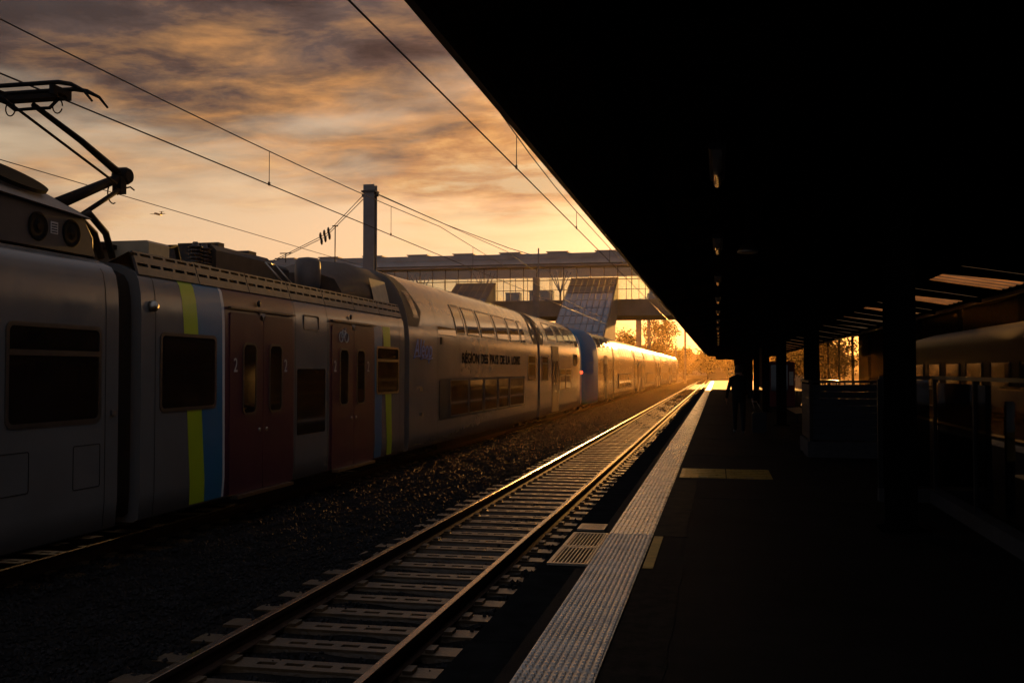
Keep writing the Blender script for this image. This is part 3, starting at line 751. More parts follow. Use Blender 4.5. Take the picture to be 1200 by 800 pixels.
def window(root, y0, y1, z0, z1, fm=None, transom=None, r=.09, fw=.045, name='window', label=None):
    o_ = ring(MB(), rrect(y0, y1, z0, z1, r), rrect(y0+fw, y1-fw, z0+fw, z1-fw, max(.02, r-fw*.6)), SX-.01, SX+.018)
    if transom: o_.box(SX, SX+.02, y0+fw, y1-fw, transom-.03, transom+.03)
    f = o_.build(name, fm or M_frame, root, label=label)
    m2 = MB(); m2.prism(rrect(y0+fw*.7, y1-fw*.7, z0+fw*.7, z1-fw*.7, .05), 0, SX-.02, SX+.007); m2.build('pane', M_glassd, f)
    return f
def curved_window(root, prof, y0, y1, z0, z1, fw=.05):
    b = MB()
    for a in ((z0, z0+fw, y0, y1), (z1-fw, z1, y0, y1)): patch(prof, *a, .016, b)
    patch(prof, z0+fw, z1-fw, y0, y0+fw, .016, b); patch(prof, z0+fw, z1-fw, y1-fw, y1, .016, b)
    f = b.build('window', M_frame, root); patch(prof, z0+.02, z1-.02, y0+.02, y1-.02, .010).build('pane', M_glassd, f)
def door(root, y0, y1, z0, z1, wins, m_=None, number=None, handle=True):
    m_ = m_ or M_maroon
    lf = MB(); lf.prism(rrect(y0, y1, z0, z1, .05, 2), 0, SX-.01, SX+.016); d_ = lf.build('door_leaf', m_, root)
    for (a, b, c, e) in wins:
        rg = ring(MB(), rrect(a, b, c, e, .12), rrect(a+.035, b-.035, c+.035, e-.035, .095), SX+.012, SX+.030); rg.build('window_frame', M_frame, d_)
        m2 = MB(); m2.prism(rrect(a+.02, b-.02, c+.02, e-.02, .10), 0, SX+.010, SX+.019); m2.build('pane', M_glassd, d_)
    if handle:
        m2 = MB(); m2.lathe([(.035, 0), (.035, .012), (.02, .02)], (SX+.016, y0+.12 if handle == 1 else y1-.12, .72), 0, 10); m2.build('push_button', M_chrome, d_)
    if number:
        for yy_ in number: text('2', .30, M_print, d_, 'class_number', (SX+.022, yy_, 1.63), sx=.85)
    return d_
def bogie(root, yc):
    f = MB(); f.box(XC-1.05, XC+1.05, yc-1.5, yc+1.5, -.40, -.26)
    for s in (-1, 1): f.box(XC+s*1.0-.08, XC+s*1.0+.08, yc-1.65, yc+1.65, -.36, -.16); f.box(XC+s*1.05-.1, XC+s*1.05+.1, yc-.28, yc+.28, -.42, -.05)
    bo = f.build('bogie', M_under, root)
    for s in (-1, 1):
        for q in (-1.2, 1.2):
            m2 = MB(); m2.lathe([(.2, -.07), (.42, -.07), (.42, .05), (.12, .07)], (XC+s*.75, yc+q, RZ+.425), 0, 20); m2.build('wheel', M_under, bo)
            m2 = MB(); m2.box(XC+s*1.02-.12, XC+s*1.02+.12, yc+q-.14, yc+q+.14, RZ+.3, RZ+.55); m2.build('axle_box', M_under, bo)
def underframe(root, y0, y1, m_=None):
    m2 = MB(); m2.box(XC-1.15, XC+1.15, y0+3.4, y1-3.4, -.46, -.27) if y1-y0 > 9 else None
    if m2.v: m2.build('underfloor_case', M_under, root)
    m2 = MB(); m2.box(XC-1.2, XC+1.2, y0+.1, y1-.1, -.30, -.252); m2.build('underframe', M_under, root)
def gangway(root, y0, y1, prof):
    secs = []; n = 6
    for k in range(n+1): secs.append((y0+(y1-y0)*k/n, inset(prof, .93 if k % 2 else .89)))
    loft(MB(), secs).build('gangway_bellows', M_rubber, root)
def coach(lab, y0, y1, grp=None, name='train_coach'):
    return thing(name, lab, 'train coach', (XC, y0, RZ), grp or 'coaches of the grey regional train')
def vent_strip(root, y0, y1, pw=1.46):
    n = int(round((y1-y0)/pw)); pw = (y1-y0)/n
    P0 = Vector((XC+1.385, 0, 2.87)); P1 = Vector((XC+1.29, 0, 3.17)); u = (P1-P0); nn = Vector((u.z, 0, -u.x)).normalized()
    back = MB(); a0, a1 = P0-nn*.05, P1-nn*.05
    back.add([(a0.x, y0, a0.z), (a0.x, y1, a0.z), (a1.x, y1, a1.z), (a1.x, y0, a1.z), (XC+.9, y0, 3.0), (XC+.9, y1, 3.0)], [(0, 1, 2, 3), (3, 2, 5, 4)]); back.build('vent_backing', M_void, root)
    for k in range(n):
        b = MB()
        def bar(ya, yb, ta, tb):
            vs = []
            for h in (-.035, 0):
                for t_ in (ta, tb):
                    for yy_ in (ya, yb): p = P0+u*t_+nn*h; vs.append((p.x, yy_, p.z))
            b.add(vs, [(0, 2, 3, 1), (4, 5, 7, 6), (0, 1, 5, 4), (2, 6, 7, 3), (0, 4, 6, 2), (1, 3, 7, 5)])
        ya, yb = y0+k*pw+.012, y0+(k+1)*pw-.012
        for ta, tb in ((0, .36), (.50, .80), (.92, 1.0)): bar(ya, yb, ta, tb)
        for q in range(6):
            c = ya+(yb-ya)*q/5; w_ = .03; bar(max(ya, c-w_), min(yb, c+w_), .36, .50)
            c2 = min(yb, c+.12); bar(max(ya, c2-w_), min(yb, c2+w_), .80, .92)
        b.build('vent_panel', M_roofbox, root)

# ---- coach 1: nearest, cut by the frame, with roof cooling plant
c1 = coach('nearest grey coach at the left edge, with twin fan housing on its roof', 0.2, 10.82)
skin(PS, .2, 10.82).build('body', M_silver, c1)
window(c1, 8.86, 10.46, 1.05, 2.16, M_frame, 1.84); window(c1, 6.3, 8.0, 1.05, 2.16, M_frame, 1.84)
for a, b, c, e in ((9.97, 10.47, .30, .80), (8.70, 9.24, .36, .80)):
    m2 = ring(MB(), rrect(a, b, c, e, .02, 1), rrect(a+.009, b-.009, c+.009, e-.009, .012, 1), SX-.005, SX+.005); m2.build('access_flap', M_rubber, c1)
m2 = MB(); m2.box(SX, SX+.03, 10.66, 10.74, 1.12, 1.18); m2.build('door_control', M_roofbox, c1)
# fan housing
fh = MB(); fx = XC+.98
fh.prism([(8.2, 3.06), (11.02, 3.06), (10.78, 3.54), (8.2, 3.62)], 0, XC-.9, fx); h_o = fh.build('fan_housing', mat('housing_slate', (.045, .045, .052), .5, .1, .4, .3, 3), c1)
for yc in (9.95, 10.55, 9.0):
    m2 = MB(); m2.lathe([(.165, 0), (.165, .012), (.15, .02), (.13, .004), (.03, .004), (.03, .02)], (fx, yc, 3.29), 0, 24); m2.build('fan', M_void, h_o)
m2 = MB(); m2.box(fx, fx+.004, 10.17, 10.30, 3.24, 3.38); pl_ = m2.build('rating_plate', M_print, h_o)
m2 = MB()
for k in range(4): m2.box(fx+.004, fx+.006, 10.185, 10.285, 3.255+k*.03, 3.268+k*.03)
m2.build('plate_lines', M_dprint, h_o)
sh = MB(); sh.add([(XC+1.05, 8.2, 3.62), (XC+1.05, 10.86, 3.50), (XC+.98, 8.2, 3.68), (XC+.98, 10.82, 3.54), (XC+.55, 8.2, 4.05), (XC+.55, 10.35, 3.86), (XC-.6, 8.2, 4.05), (XC-.6, 10.35, 3.86), (XC-.6, 8.2, 3.6), (XC-.6, 10.86, 3.5)],
        [(0, 1, 3, 2), (2, 3, 5, 4), (4, 5, 7, 6), (6, 7, 9, 8), (0, 8, 9, 1), (1, 9, 7, 5), (1, 5, 3), (0, 2, 4, 6), (0, 6, 8)])
s_o = sh.build('roof_shroud', mat('shroud_grey', (.20, .175, .155), .45, .1, .4, .2, 3), c1)
gr = MB(); n = 28
cA = Vector((XC+.765, 9.75, 3.865-.045+.03)); ua = Vector((0, .62, -.045)); ub = Vector((-.155, 0, .13)); nn = Vector((.65, .03, .75)).normalized()
vs = [cA+ua*math.cos(6.2832*k/n)+ub*math.sin(6.2832*k/n)+nn*.015 for k in range(n)]; vs += [p-nn*.05 for p in vs]
gr.add(vs, [tuple(range(n)), tuple(range(2*n-1, n-1, -1))]+[(k, k+n, (k+1) % n+n, (k+1) % n) for k in range(n)]); gr.build('oval_grille', M_void, s_o)
# roof clutter at the end of coach 1
m2 = MB(); m2.box(XC-.2, XC+.75, 10.55, 10.85, 3.06, 3.55); m2.build('connector_box', M_tan, c1)
m2 = MB()
for k in range(4): m2.tube([(XC+.85-k*.16, 10.7, 3.45), (XC+.9-k*.16, 11.0, 3.60-.03*k), (XC+.9-k*.16, 11.35, 3.40), (XC+.9-k*.16, 11.5, 3.1)], .045, 8)
m2.build('jumper_cable', M_rubber, c1)
m2 = MB(); m2.tube([(XC+.95, 10.72, 3.08), (XC+.95, 10.80, 3.50), (XC+.95, 10.98, 3.28), (XC+.95, 10.98, 3.08)], .02, 6); m2.build('cable_bracket', M_tan, c1)
underframe(c1, .2, 10.8); bogie(c1, 3.2); gangway(c1, 10.8, 11.32, PS)

# ---- coach 2: single deck with two maroon double doors
c2 = coach('single deck grey coach with two maroon double doors and pantograph', 11.3, 22.02)
skin(PS, 11.3, 22.02).build('body', M_silver, c2)
lin = lambda yt, yb, zt=2.9, zb=.12: (lambda z: yb+(yt-yb)*(z-zb)/(zt-zb))
B0, T0 = -.19, 2.92
patch(PS, B0, 2.89, lin(12.25, 12.50), lin(12.62, 12.90), .003).build('lime_stripe', M_lime, c2)
patch(PS, B0, 2.89, lin(12.62, 12.90), lin(13.36, 13.42), .0035).build('blue_stripe', M_blue, c2)
patch(PS, B0, 2.89, lin(13.36, 13.42), lin(13.44, 13.48), .004).build('white_line', M_white, c2)
patch(PS, B0, 2.89, lin(13.44, 13.48), 15.90, .003).build('maroon_panel', M_maroon, c2)
patch(PS, B0, 2.62, 17.47, 19.94, .003).build('maroon_panel', M_maroon, c2)
patch(PS, B0, 2.60, lin(19.94, 20.0), lin(20.44, 20.44), .003).build('blue_stripe', M_blue, c2)
patch(PS, B0, 2.60, lin(20.46, 20.78), lin(20.96, 21.12), .0035).build('lime_stripe', M_lime, c2)
window(c2, 11.72, 13.2, 1.11, 2.15, M_frame)
window(c2, 20.08, 21.58, 1.14, 2.17, M_litframe, 1.87)
for y0, y1, wa, wb, na, nb_ in ((13.60, 15.80, (13.99, 14.47), (14.90, 15.40), 13.70, 15.46), (17.58, 19.86, (17.95, 18.43), (18.86, 19.35), 17.66, 19.47)):
    ym = (y0+y1)/2
    door(c2, y0, ym-.008, -.20, 2.52, [(*wa, .97, 2.08)], number=[na], handle=2); door(c2, ym+.008, y1, -.20, 2.52, [(*wb, .97, 2.08)], number=[nb_], handle=1)
    m2 = MB(); m2.box(SX, SX+.05, y0-.05, y1+.05, 2.57, 2.60); m2.build('rain_strip', M_frame, c2)
    m2 = MB(); m2.box(SX, SX+.016, ym-.12, ym+.06, 2.44, 2.56); m2.build('door_grille', M_print, c2)
    m2 = MB(); m2.lathe([(.05, 0), (.05, .02), (.02, .03)], (SX-.005, ym-.15, 2.70), 0, 12); m2.build('door_lamp', M_black, c2)
    m2 = MB(); m2.box(SX-.02, SX+.10, y0+.1, y1-.1, -.26, -.21); m2.build('step', M_chrome, c2)
m2 = MB(); m2.prism(rrect(16.03, 17.28, .54, 1.68, .03, 1), 0, SX-.01, SX+.006); m2.build('display_panel', M_glassd, c2)
m2 = ring(MB(), rrect(16.3, 16.98, 2.36, 2.63, .03, 1), rrect(16.32, 16.96, 2.38, 2.61, .02, 1), SX-.03, SX+.006); m2.build('destination_display', M_frame, c2)
bk = MB()                                              # bicycle pictogram
def ringt(cy_, cz_, r_, rr=.010): bk.tube([(SX+.020, cy_+r_*math.cos(a*math.pi/10), cz_+r_*math.sin(a*math.pi/10)) for a in range(21)], rr, 5, cap=False)
ringt(18.02, 2.29, .095); ringt(18.30, 2.29, .095)
for a, b in (((18.02, 2.29), (18.09, 2.41)), ((18.09, 2.41), (18.24, 2.41)), ((18.24, 2.41), (18.16, 2.29)), ((18.16, 2.29), (18.02, 2.29)), ((18.09, 2.41), (18.16, 2.29)), ((18.24, 2.44), (18.30, 2.29)), ((18.20, 2.46), (18.27, 2.46)), ((18.06, 2.43), (18.12, 2.43))):
    bk.tube([(SX+.020, *a), (SX+.020, *b)], .010, 5)
bk.build('bicycle_symbol', M_print, c2)
m2 = MB(); m2.lathe([(.07, 0), (.075, .05), (.05, .09), (.0, .10)], (SX-.01, 11.52, 2.47), 0, 16); m2.build('marker_lamp', M_chrome, c2)
vent_strip(c2, 11.32, 22.0)
# roof equipment
m2 = MB(); m2.bbox(XC-.6, XC+.98, 12.2, 12.72, 3.10, 3.42, .03); m2.build('roof_box', M_tan, c2)
m2 = MB(); m2.tube([(XC+.8, 12.75, 3.2), (XC+.8, 12.95, 3.42), (XC+.8, 13.2, 3.46), (XC+.8, 13.3, 3.2)], .035, 8); m2.tube([(XC+.3, 13.3, 3.2), (XC+.35, 14.0, 3.30), (XC+.35, 14.6, 3.25)], .05, 8); m2.build('roof_cable', M_rubber, c2)
m2 = MB(); m2.box(XC+.5, XC+1.0, 13.3, 13.9, 3.10, 3.24); m2.build('cover_plate', M_tan, c2)
for yy_ in (14.55, 14.83):
    m2 = MB(); m2.lathe([(.05, 0)]+[(r_, .06*k+.02*j) for k in range(7) for j, r_ in ((0, .10), (1, .12), (2, .06))]+[(.04, .46)], (XC+.35, yy_, 3.25), 2, 12); m2.build('insulator', M_ins, c2)
m2 = MB(); m2.tube([(XC+.35, 14.9, 3.68), (XC+.35, 15.1, 3.75), (XC+.35, 15.25, 3.5)], .03, 6); m2.build('roof_cable', M_rubber, c2)
m2 = MB(); m2.bbox(XC-.55, XC+.50, 14.95, 17.05, 3.12, 3.72, .10); m2.box(XC-.4, XC+.35, 15.3, 15.5, 3.72, 3.80); m2.box(XC-.4, XC+.35, 16.4, 16.7, 3.72, 3.79); m2.build('resistor_case', M_roof, c2)
m2 = MB(); m2.bbox(XC-.5, XC+.35, 17.1, 18.1, 3.10, 3.66, .06); m2.build('roof_case', M_roof, c2)
m2 = MB(); m2.lathe([(.0, -.42), (.12, -.40), (.21, -.32), (.25, -.2), (.26, 0), (.25, .25), (.2, .33), (.0, .36)], (XC+.55, 18.55, 3.55), 2, 20); m2.build('air_tank', M_roofbox, c2)
m2 = MB()
for q in (16.35, 16.75): m2.tube([(XC+1.05, q+.15, 3.12), (XC+.75, q-.12, 3.55)], .016, 6)
m2.tube([(XC+.75, 16.23, 3.55), (XC+.75, 16.63, 3.55)], .016, 6); m2.build('grab_frame', M_chrome, c2)
fr = MB()                                              # dark fairing that rises to the double deck roof
pf0 = [(3.0, 1.15), (3.25, 1.1), (3.5, .95), (3.62, .6), (3.65, 0)]; pf1 = [(3.0, 1.15), (3.4, 1.08), (3.75, .92), (3.98, .6), (4.05, 0)]
loft(fr, [(18.95, pf0), (20.4, pf1), (21.95, pf1)]).build('roof_fairing', M_roof, c2)
m2 = MB(); m2.add([(XC+1.165, 20.75, 3.15), (XC+1.165, 21.8, 3.15), (XC+1.035, 21.8, 3.68), (XC+1.035, 20.75, 3.68)], [(0, 1, 2, 3)]); m2.build('fairing_panel', M_tan, c2)
# pantograph
pg = MB(); pX = XC
pg.box(pX-.5, pX+.5, 11.5, 12.5, 3.30, 3.36)
for sx in (-.45, .45):
    for sy in (11.55, 12.45): pg.lathe([(.05, 0), (.09, .04), (.05, .08), (.09, .12), (.05, .16), (.05, .22)], (pX+sx, sy, 3.08), 2, 8)
P = pg.build('pantograph', M_panto, c2)
KN = (pX, 13.08, 4.50)
m2 = MB(); m2.tube([(pX, 11.45, 3.78), KN], [.085, .062], 10); m2.tube([(pX, 11.45, 3.36), (pX, 11.45, 3.80)], .07, 8); m2.build('lower_arm', M_panto, P)
m2 = MB(); m2.tube([(pX, 13.0, 4.52), (pX, 12.1, 4.80), (pX, 11.12, 5.04)], [.06, .045, .035], 8); m2.build('upper_arm', M_panto, P)
m2 = MB(); m2.tube([(pX+.1, 12.78, 4.33), (pX+.1, 10.4, 4.95)], .018, 6); m2.build('guide_rod', M_panto, P)
m2 = MB(); m2.tube([(pX+.05, 12.98, 4.30), (pX+.05, 12.0, 3.74)], .035, 8); m2.tube([(pX+.05, 12.0, 3.74), (pX+.05, 11.95, 3.36)], .04, 8); m2.build('thrust_rod', M_panto, P)
m2 = MB(); m2.lathe([(.10, -.12), (.13, -.06), (.13, .06), (.10, .12)], KN, 0, 16); m2.box(pX-.05, pX+.09, 12.90, 13.04, 4.22, 4.46); m2.tube([(pX+.05, 13.0, 4.30), (pX+.05, 13.2, 4.36), (pX+.05, 13.3, 4.33)], .012, 5); m2.build('knee_joint', M_panto, P)
m2 = MB(); m2.tube([(pX+.06, 12.75+.12*math.cos(a*.35), 4.28+.14*math.sin(a*.35)-.1) for a in range(16)], .010, 5); m2.build('shunt_cable', M_rubber, P)
for yo in (-.16, .16):
    m2 = MB(); hy = 11.08+yo
    m2.tube([(pX-.98, hy, 4.98), (pX-.86, hy, 5.12), (pX-.68, hy, 5.21), (pX-.5, hy, 5.245), (pX+.5, hy, 5.245), (pX+.68, hy, 5.21), (pX+.86, hy, 5.12), (pX+.98, hy, 4.98)], [.014, .02, .028, .03, .03, .028, .02, .014], 8); m2.build('contact_head', M_panto, P)
m2 = MB(); m2.box(pX-.45, pX+.45, 10.99, 11.17, 5.08, 5.14)
for sx in (-.42, .42): m2.tube([(pX+sx, 11.08, 5.11), (pX+sx*.6, 11.1, 4.98), (pX, 11.12, 4.99)], .022, 6); m2.box(pX+sx-.03, pX+sx+.03, 10.90, 11.26, 5.10, 5.22)
m2.build('head_carrier', M_panto, P)
m2 = MB()
for sx in (-.3, .38): m2.tube([(pX+sx+.07*math.cos(a*.42), 11.08, 4.99+.09*math.sin(a*.42)) for a in range(15)], .009, 5)
m2.build('head_spring', M_panto, P)
underframe(c2, 11.3, 22.0); bogie(c2, 20.6)
gangway(c2, 22.0, 22.40, PS)

# ---- double deck coaches
UPW = [(26.75, 27.72), (28.0, 29.5), (29.75, 31.7), (32.0, 33.85), (34.15, 35.85), (36.15, 36.9)]
LOW = [(26.02, 28.0), (28.1, 29.83), (30.03, 31.83), (32.04, 33.65), (33.89, 36.4)]
def black_end(root, prof, y0, dirn):
    s = dirn
    fa = lambda z: y0+s*.03; fb = lambda z: y0+s*(.75+.55*min(1, max(0, (z-2.7)/.35)) if z < 3.05 else 1.30-.75*(z-3.05)/.95)
    e = patch(prof, 2.70, 4.0, fa if s > 0 else fb, fb if s > 0 else fa, .006).build('end_fairing', M_black, root)
    ga = lambda z: y0+s*(.28+.30*(3.65-z)); gb = lambda z: y0+s*(.72+.30*(3.65-z))
    b = MB(); patch(prof, 2.92, 3.56, ga if s > 0 else gb, gb if s > 0 else ga, .012, b); f = b.build('end_window', M_frame, root)
    ga2 = lambda z: ga(z)+s*.05; gb2 = lambda z: gb(z)-s*.05
    b = MB(); patch(prof, 2.98, 3.50, ga2 if s > 0 else gb2, gb2 if s > 0 else ga2, .018, b); b.build('pane', M_glassd, f)
def double_deck(lab, y0, y1, m_, detail=True, sh=0., grp=None):
    c = coach(lab, y0, y1, grp); skin(PD, y0, y1).build('body', m_, c)
    for a, b in UPW: curved_window(c, PD, a+sh, b+sh, 2.66, 3.50)
    patch(PD, 2.58, 2.80, 24.9+sh, 26.70+sh, .004).build('dark_band', M_glassd, c)
    patch(PD, .36, 1.44, 24.88+sh, 36.5+sh, .003).build('window_band', M_roof, c)
    for a, b in LOW: window(c, a, b, .41, 1.40, M_roofbox, r=.05, fw=.03) if not sh else window_at(c, a+sh, b+sh, .41, 1.40)
    black_end(c, PD, y0, 1); black_end(c, PD, y1, -1)
    if sh:
        for q in (y0, y1-.22): patch(PD, -.2, 4.05, q, q+.22, .004).build('end_frame', M_rubber, c)
    underframe(c, y0, y1); bogie(c, y0+2.0); bogie(c, y1-2.0); gangway(c, y1-.02, y1+(.5 if sh else .55), PD)
    return c
def window_at(c, a, b, z0, z1): window(c, a, b, z0, z1, M_roofbox, r=.05, fw=.03)
c3 = double_deck('double deck grey coach lettered with the region name and a blue logo', 22.38, 39.32, M_silver)
window(c3, 37.3, 38.84, 1.26, 2.24, M_litframe, 1.92)
m2 = MB(); m2.prism(rrect(24.95, 25.82, .40, 1.40, .05, 2), 0, SX-.005, SX+.012); m2.build('equipment_door', M_roof, c3)
xw = 27.25
for wd_ in ('RÉGION', 'DES', 'PAYS', 'DE', 'LA', 'LOIRE'):
    o_ = text(wd_, .40, M_dprint, c3, 'lettering', (SX+.008, xw, 1.87), sx=1.42, bold=.010)
    xw = max(v.co.y for v in o_.data.vertices)+22.38+.24
lg = text('Aléop', .62, M_lprint, c3, 'logo_lettering', (SX+.008, 22.72, 1.98), shear=.25, sx=1.02, bold=.006)
m2 = MB(); m2.tube([(SX+.008, 22.70+.1*k, 1.94+.02*math.sin(k*.9)+(.015*k if k < 6 else 0)) for k in range(17)], .012, 5); m2.build('logo_underline', M_lprint, c3)
m2 = MB(); m2.box(SX, SX+.03, 25.05, 25.22, 2.33, 2.52); m2.build('vent_cap', M_black, c3)
for yy_, zz_ in ((23.2, 1.15), (23.2, .55)):
    m2 = MB(); m2.box(SX, SX+.02, yy_, yy_+.22, zz_, zz_+.09); m2.build('lever_recess', M_chrome, c3)

# ---- coach 4: cab coach at the end of the first set
def cab_loft(y0, y1, s, prof):
    """s=+1: nose at y1"""
    secs = []
    L = y1-y0
    for t_, k, dz in ((0, 1, 0), (.4, 1, 0), (.80, 1, 0), (.82, 1, 0), (.88, .99, -.02), (.94, .965, -.06), (.98, .91, -.12), (1.0, .83, -.18)):
        y = y0+t_*L if s > 0 else y1-t_*L
        secs.append((y, inset(prof, k, dz)))
    if s < 0: secs = secs[::-1]
    return loft(MB(), secs)
c4 = coach('end cab coach of the front train set, just before the blue nose', 39.85, 53.0)
cab_loft(39.85, 53.0, 1, PD).build('body', M_silver, c4)
window(c4, 40.3, 41.75, 1.23, 2.25, M_frame, 1.95)
door(c4, 42.85, 43.68, -.15, 2.72, [(42.98, 43.5, 1.0, 2.1)], m_=mat('door_bronze', (.13, .085, .05), .35, .2, .5, .15, 2), handle=2); door(c4, 43.70, 44.55, -.15, 2.72, [(43.85, 44.4, 1.0, 2.1)], m_=MATS['door_bronze'], handle=1)
window(c4, 45.0, 46.6, .78, 1.73, M_litframe, 1.42); window(c4, 46.85, 48.5, .78, 1.73, M_litframe, 1.42); window(c4, 49.4, 50.6, 1.9, 2.48, M_frame)
for a, b in ((42.2, 44.3), (44.9, 46.6), (47.1, 48.6), (48.9, 50.0)): curved_window(c4, PD, a, b, 2.95, 3.72)
patch(PD, -.1, 3.5, 51.95, 52.16, .010).build('white_edge', M_white, c4)
patch(PD, 2.8, 3.9, 50.4, 51.3, .006).build('cab_window', M_glassd, c4)
black_end(c4, PD, 39.85, 1)
underframe(c4, 39.8, 51.5); bogie(c4, 41.6); bogie(c4, 50.2)

# ---- second train set, behind the blue nose
G2 = 'coaches of the second, sunlit train set'
c5 = coach('blue nosed cab coach of the second train set with red tail lamp', 53.7, 68.4, G2)
nb = MB(); secs = []
for t_, k, dz in ((0, .62, -.30), (.03, .74, -.24), (.09, .86, -.15), (.2, .95, -.07), (.4, .99, -.02), (.7, 1.004, 0), (.99, 1.004, 0), (1, 1.004, 0)): secs.append((53.7+6.0*t_, inset(PD, k, dz)))
loft(nb, secs).build('nose', M_nose, c5)
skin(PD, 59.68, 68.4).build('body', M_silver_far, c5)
wsn = MB(); wsn.add([(XC-.75, 53.86, 2.15), (XC+.75, 53.86, 2.15), (XC+.62, 54.35, 3.2), (XC-.62, 54.35, 3.2)], [(0, 1, 2, 3)]); wsn.build('windscreen', M_glassd, c5)
for s in (-1, 1):
    m2 = MB(); m2.lathe([(.09, 0), (.09, -.06), (.05, -.10), (0, -.11)], (XC+s*1.20, 54.12, 1.55), 1, 14); m2.build('tail_lamp', M_tail if s > 0 else M_red, c5)
window(c5, 61.3, 62.3, 1.4, 2.3, M_litframe); door(c5, 63.2, 64.0, -.15, 2.6, [(63.35, 63.85, 1.0, 2.1)], m_=MATS['door_bronze']); door(c5, 64.02, 64.85, -.15, 2.6, [(64.15, 64.7, 1.0, 2.1)], m_=MATS['door_bronze'])
for a, b in ((65.6, 66.7), (66.9, 68.0)): window(c5, a, b, .8, 1.8, M_litframe)
for a, b in ((60.4, 62.4), (63.0, 65.0), (65.6, 67.6)): curved_window(c5, PD, a, b, 2.9, 3.7)
underframe(c5, 55, 68); bogie(c5, 57.2); bogie(c5, 66.4); gangway(c5, 68.38, 68.87, PD)
# a short single deck coach and a long double deck coach, then copies of both down the platform
def short_far(lab, y0):
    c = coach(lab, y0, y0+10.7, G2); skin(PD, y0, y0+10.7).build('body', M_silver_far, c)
    for a in (2.3, 6.3):
        patch(PD, B0, 2.62, y0+a-.1, y0+a+2.3, .003).build('door_panel', MATS['door_bronze'], c)
        door(c, y0+a, y0+a+1.09, -.2, 2.5, [(y0+a+.35, y0+a+.85, 1.0, 2.08)], m_=MATS['door_bronze']); door(c, y0+a+1.11, y0+a+2.2, -.2, 2.5, [(y0+a+1.35, y0+a+1.85, 1.0, 2.08)], m_=MATS['door_bronze'])
    window(c, y0+.4, y0+1.9, 1.1, 2.15, M_litframe); window(c, y0+8.8, y0+10.2, 1.1, 2.15, M_litframe)
    [curved_window(c, PD, y0+q, y0+q+1.8, 2.9, 3.6) for q in (1.4, 3.6, 5.8, 8.0)]
    for q in (y0, y0+10.48): patch(PD, -.2, 4.05, q, q+.22, .004).build('end_frame', M_rubber, c)
    underframe(c, y0, y0+10.7); bogie(c, y0+1.6); bogie(c, y0+9.1); gangway(c, y0+10.68, y0+11.22, PD)
    return c
ORD1 = ['first']+ORD[1:]
yy = 68.85; s0 = d0 = None; k = 0
for k in range(8):
    if k % 2 == 0:
        lab = f'{ORD1[k]} sunlit coach behind the blue nosed cab, a long double deck one'
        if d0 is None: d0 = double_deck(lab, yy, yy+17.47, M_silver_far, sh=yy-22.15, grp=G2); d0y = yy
        else: q = copy_tree(d0); q.location.y += yy-d0y; q['label'] = lab
        yy += 17.95
    else:
        lab = f'{ORD1[k]} sunlit coach behind the blue nosed cab, a short single deck one'
        if s0 is None: s0 = short_far(lab, yy); s0y = yy
        else: q = copy_tree(s0); q.location.y += yy-s0y; q['label'] = lab
        yy += 11.2

# panel seams on the near coaches
for root, prof, top, ys_ in ((c1, PS, 2.86, (3.0, 6.1, 8.32, 10.56)), (c2, PS, 2.86, (11.62, 15.96, 17.40, 21.66)), (c3, PD, 3.95, (24.80, 27.05, 32.0, 36.95)), (c4, PD, 3.9, (42.6, 44.8, 48.95))):
    for y_ in ys_: patch(prof, -.20, top, y_-.007, y_+.007, .0022).build('panel_seam', M_rubber, root)

# ============================================================ right-hand train
RX = 9.15
rt = thing('train_coach', 'dark carriage standing on the right-hand track beyond the platform', 'train coach', (RX, 16, RZ))
def rl(mb, secs):
    n = 0; vs = []
    for y, k in secs:
        pr = [(z-(z-1.2)*(1-k)*.5, u*k) for z, u in ((-.35, 1.25), (-.1, 1.4), (2.0, 1.42), (2.45, 1.38), (2.75, 1.24), (2.95, .95), (3.08, .5), (3.12, 0))]
        pts = [(RX+u, y, z) for z, u in pr]+[(RX-u, y, z) for z, u in reversed(pr[:-1])]; n = len(pts); vs += pts
    mb.add(vs, [(j*n+i, j*n+(i+1) % n, (j+1)*n+(i+1) % n, (j+1)*n+i) for j in range(len(secs)-1) for i in range(n)], True)
    o_ = len(mb.v)-len(vs); mb.f += [tuple(o_+i for i in range(n)), tuple(o_+(len(secs)-1)*n+i for i in range(n))[::-1]]; mb.sm += [False, False]
    return mb
rl(MB(), [(16, .95), (16.1, 1), (30, 1), (43, 1), (44.5, .97), (45.3, .88), (45.7, .76)]).build('body', mat('carriage_dark', (.007, .006, .006), .5, 0, .05, .2, 1), rt)
for k in range(9):
    y0 = 17.5+k*2.9
    m2 = ring(MB(), rrect(y0, y0+2.0, .95, 1.9, .12), rrect(y0+.05, y0+1.95, 1.0, 1.85, .09), RX-1.45, RX-1.40); f = m2.build('window', M_frame, rt)
    m2 = MB(); m2.prism(rrect(y0+.03, y0+1.97, .98, 1.87, .09), 0, RX-1.435, RX-1.40); m2.build('pane', M_glassd, f)
m2 = MB(); m2.box(RX-1.1, RX+1.1, 16.3, 45, -.5, -.3); m2.build('underframe', M_under, rt)
for yc in (19, 42):
    f = MB(); f.box(RX-1.0, RX+1.0, yc-1.5, yc+1.5, -.45, -.25); bo = f.build('bogie', M_under, rt)
    for s in (-1, 1):
        for q in (-1.2, 1.2): m2 = MB(); m2.lathe([(.2, -.06), (.42, -.06), (.42, .06), (.2, .06)], (RX+s*.75, yc+q, RZ+.425), 0, 18); m2.build('wheel', M_under, bo)

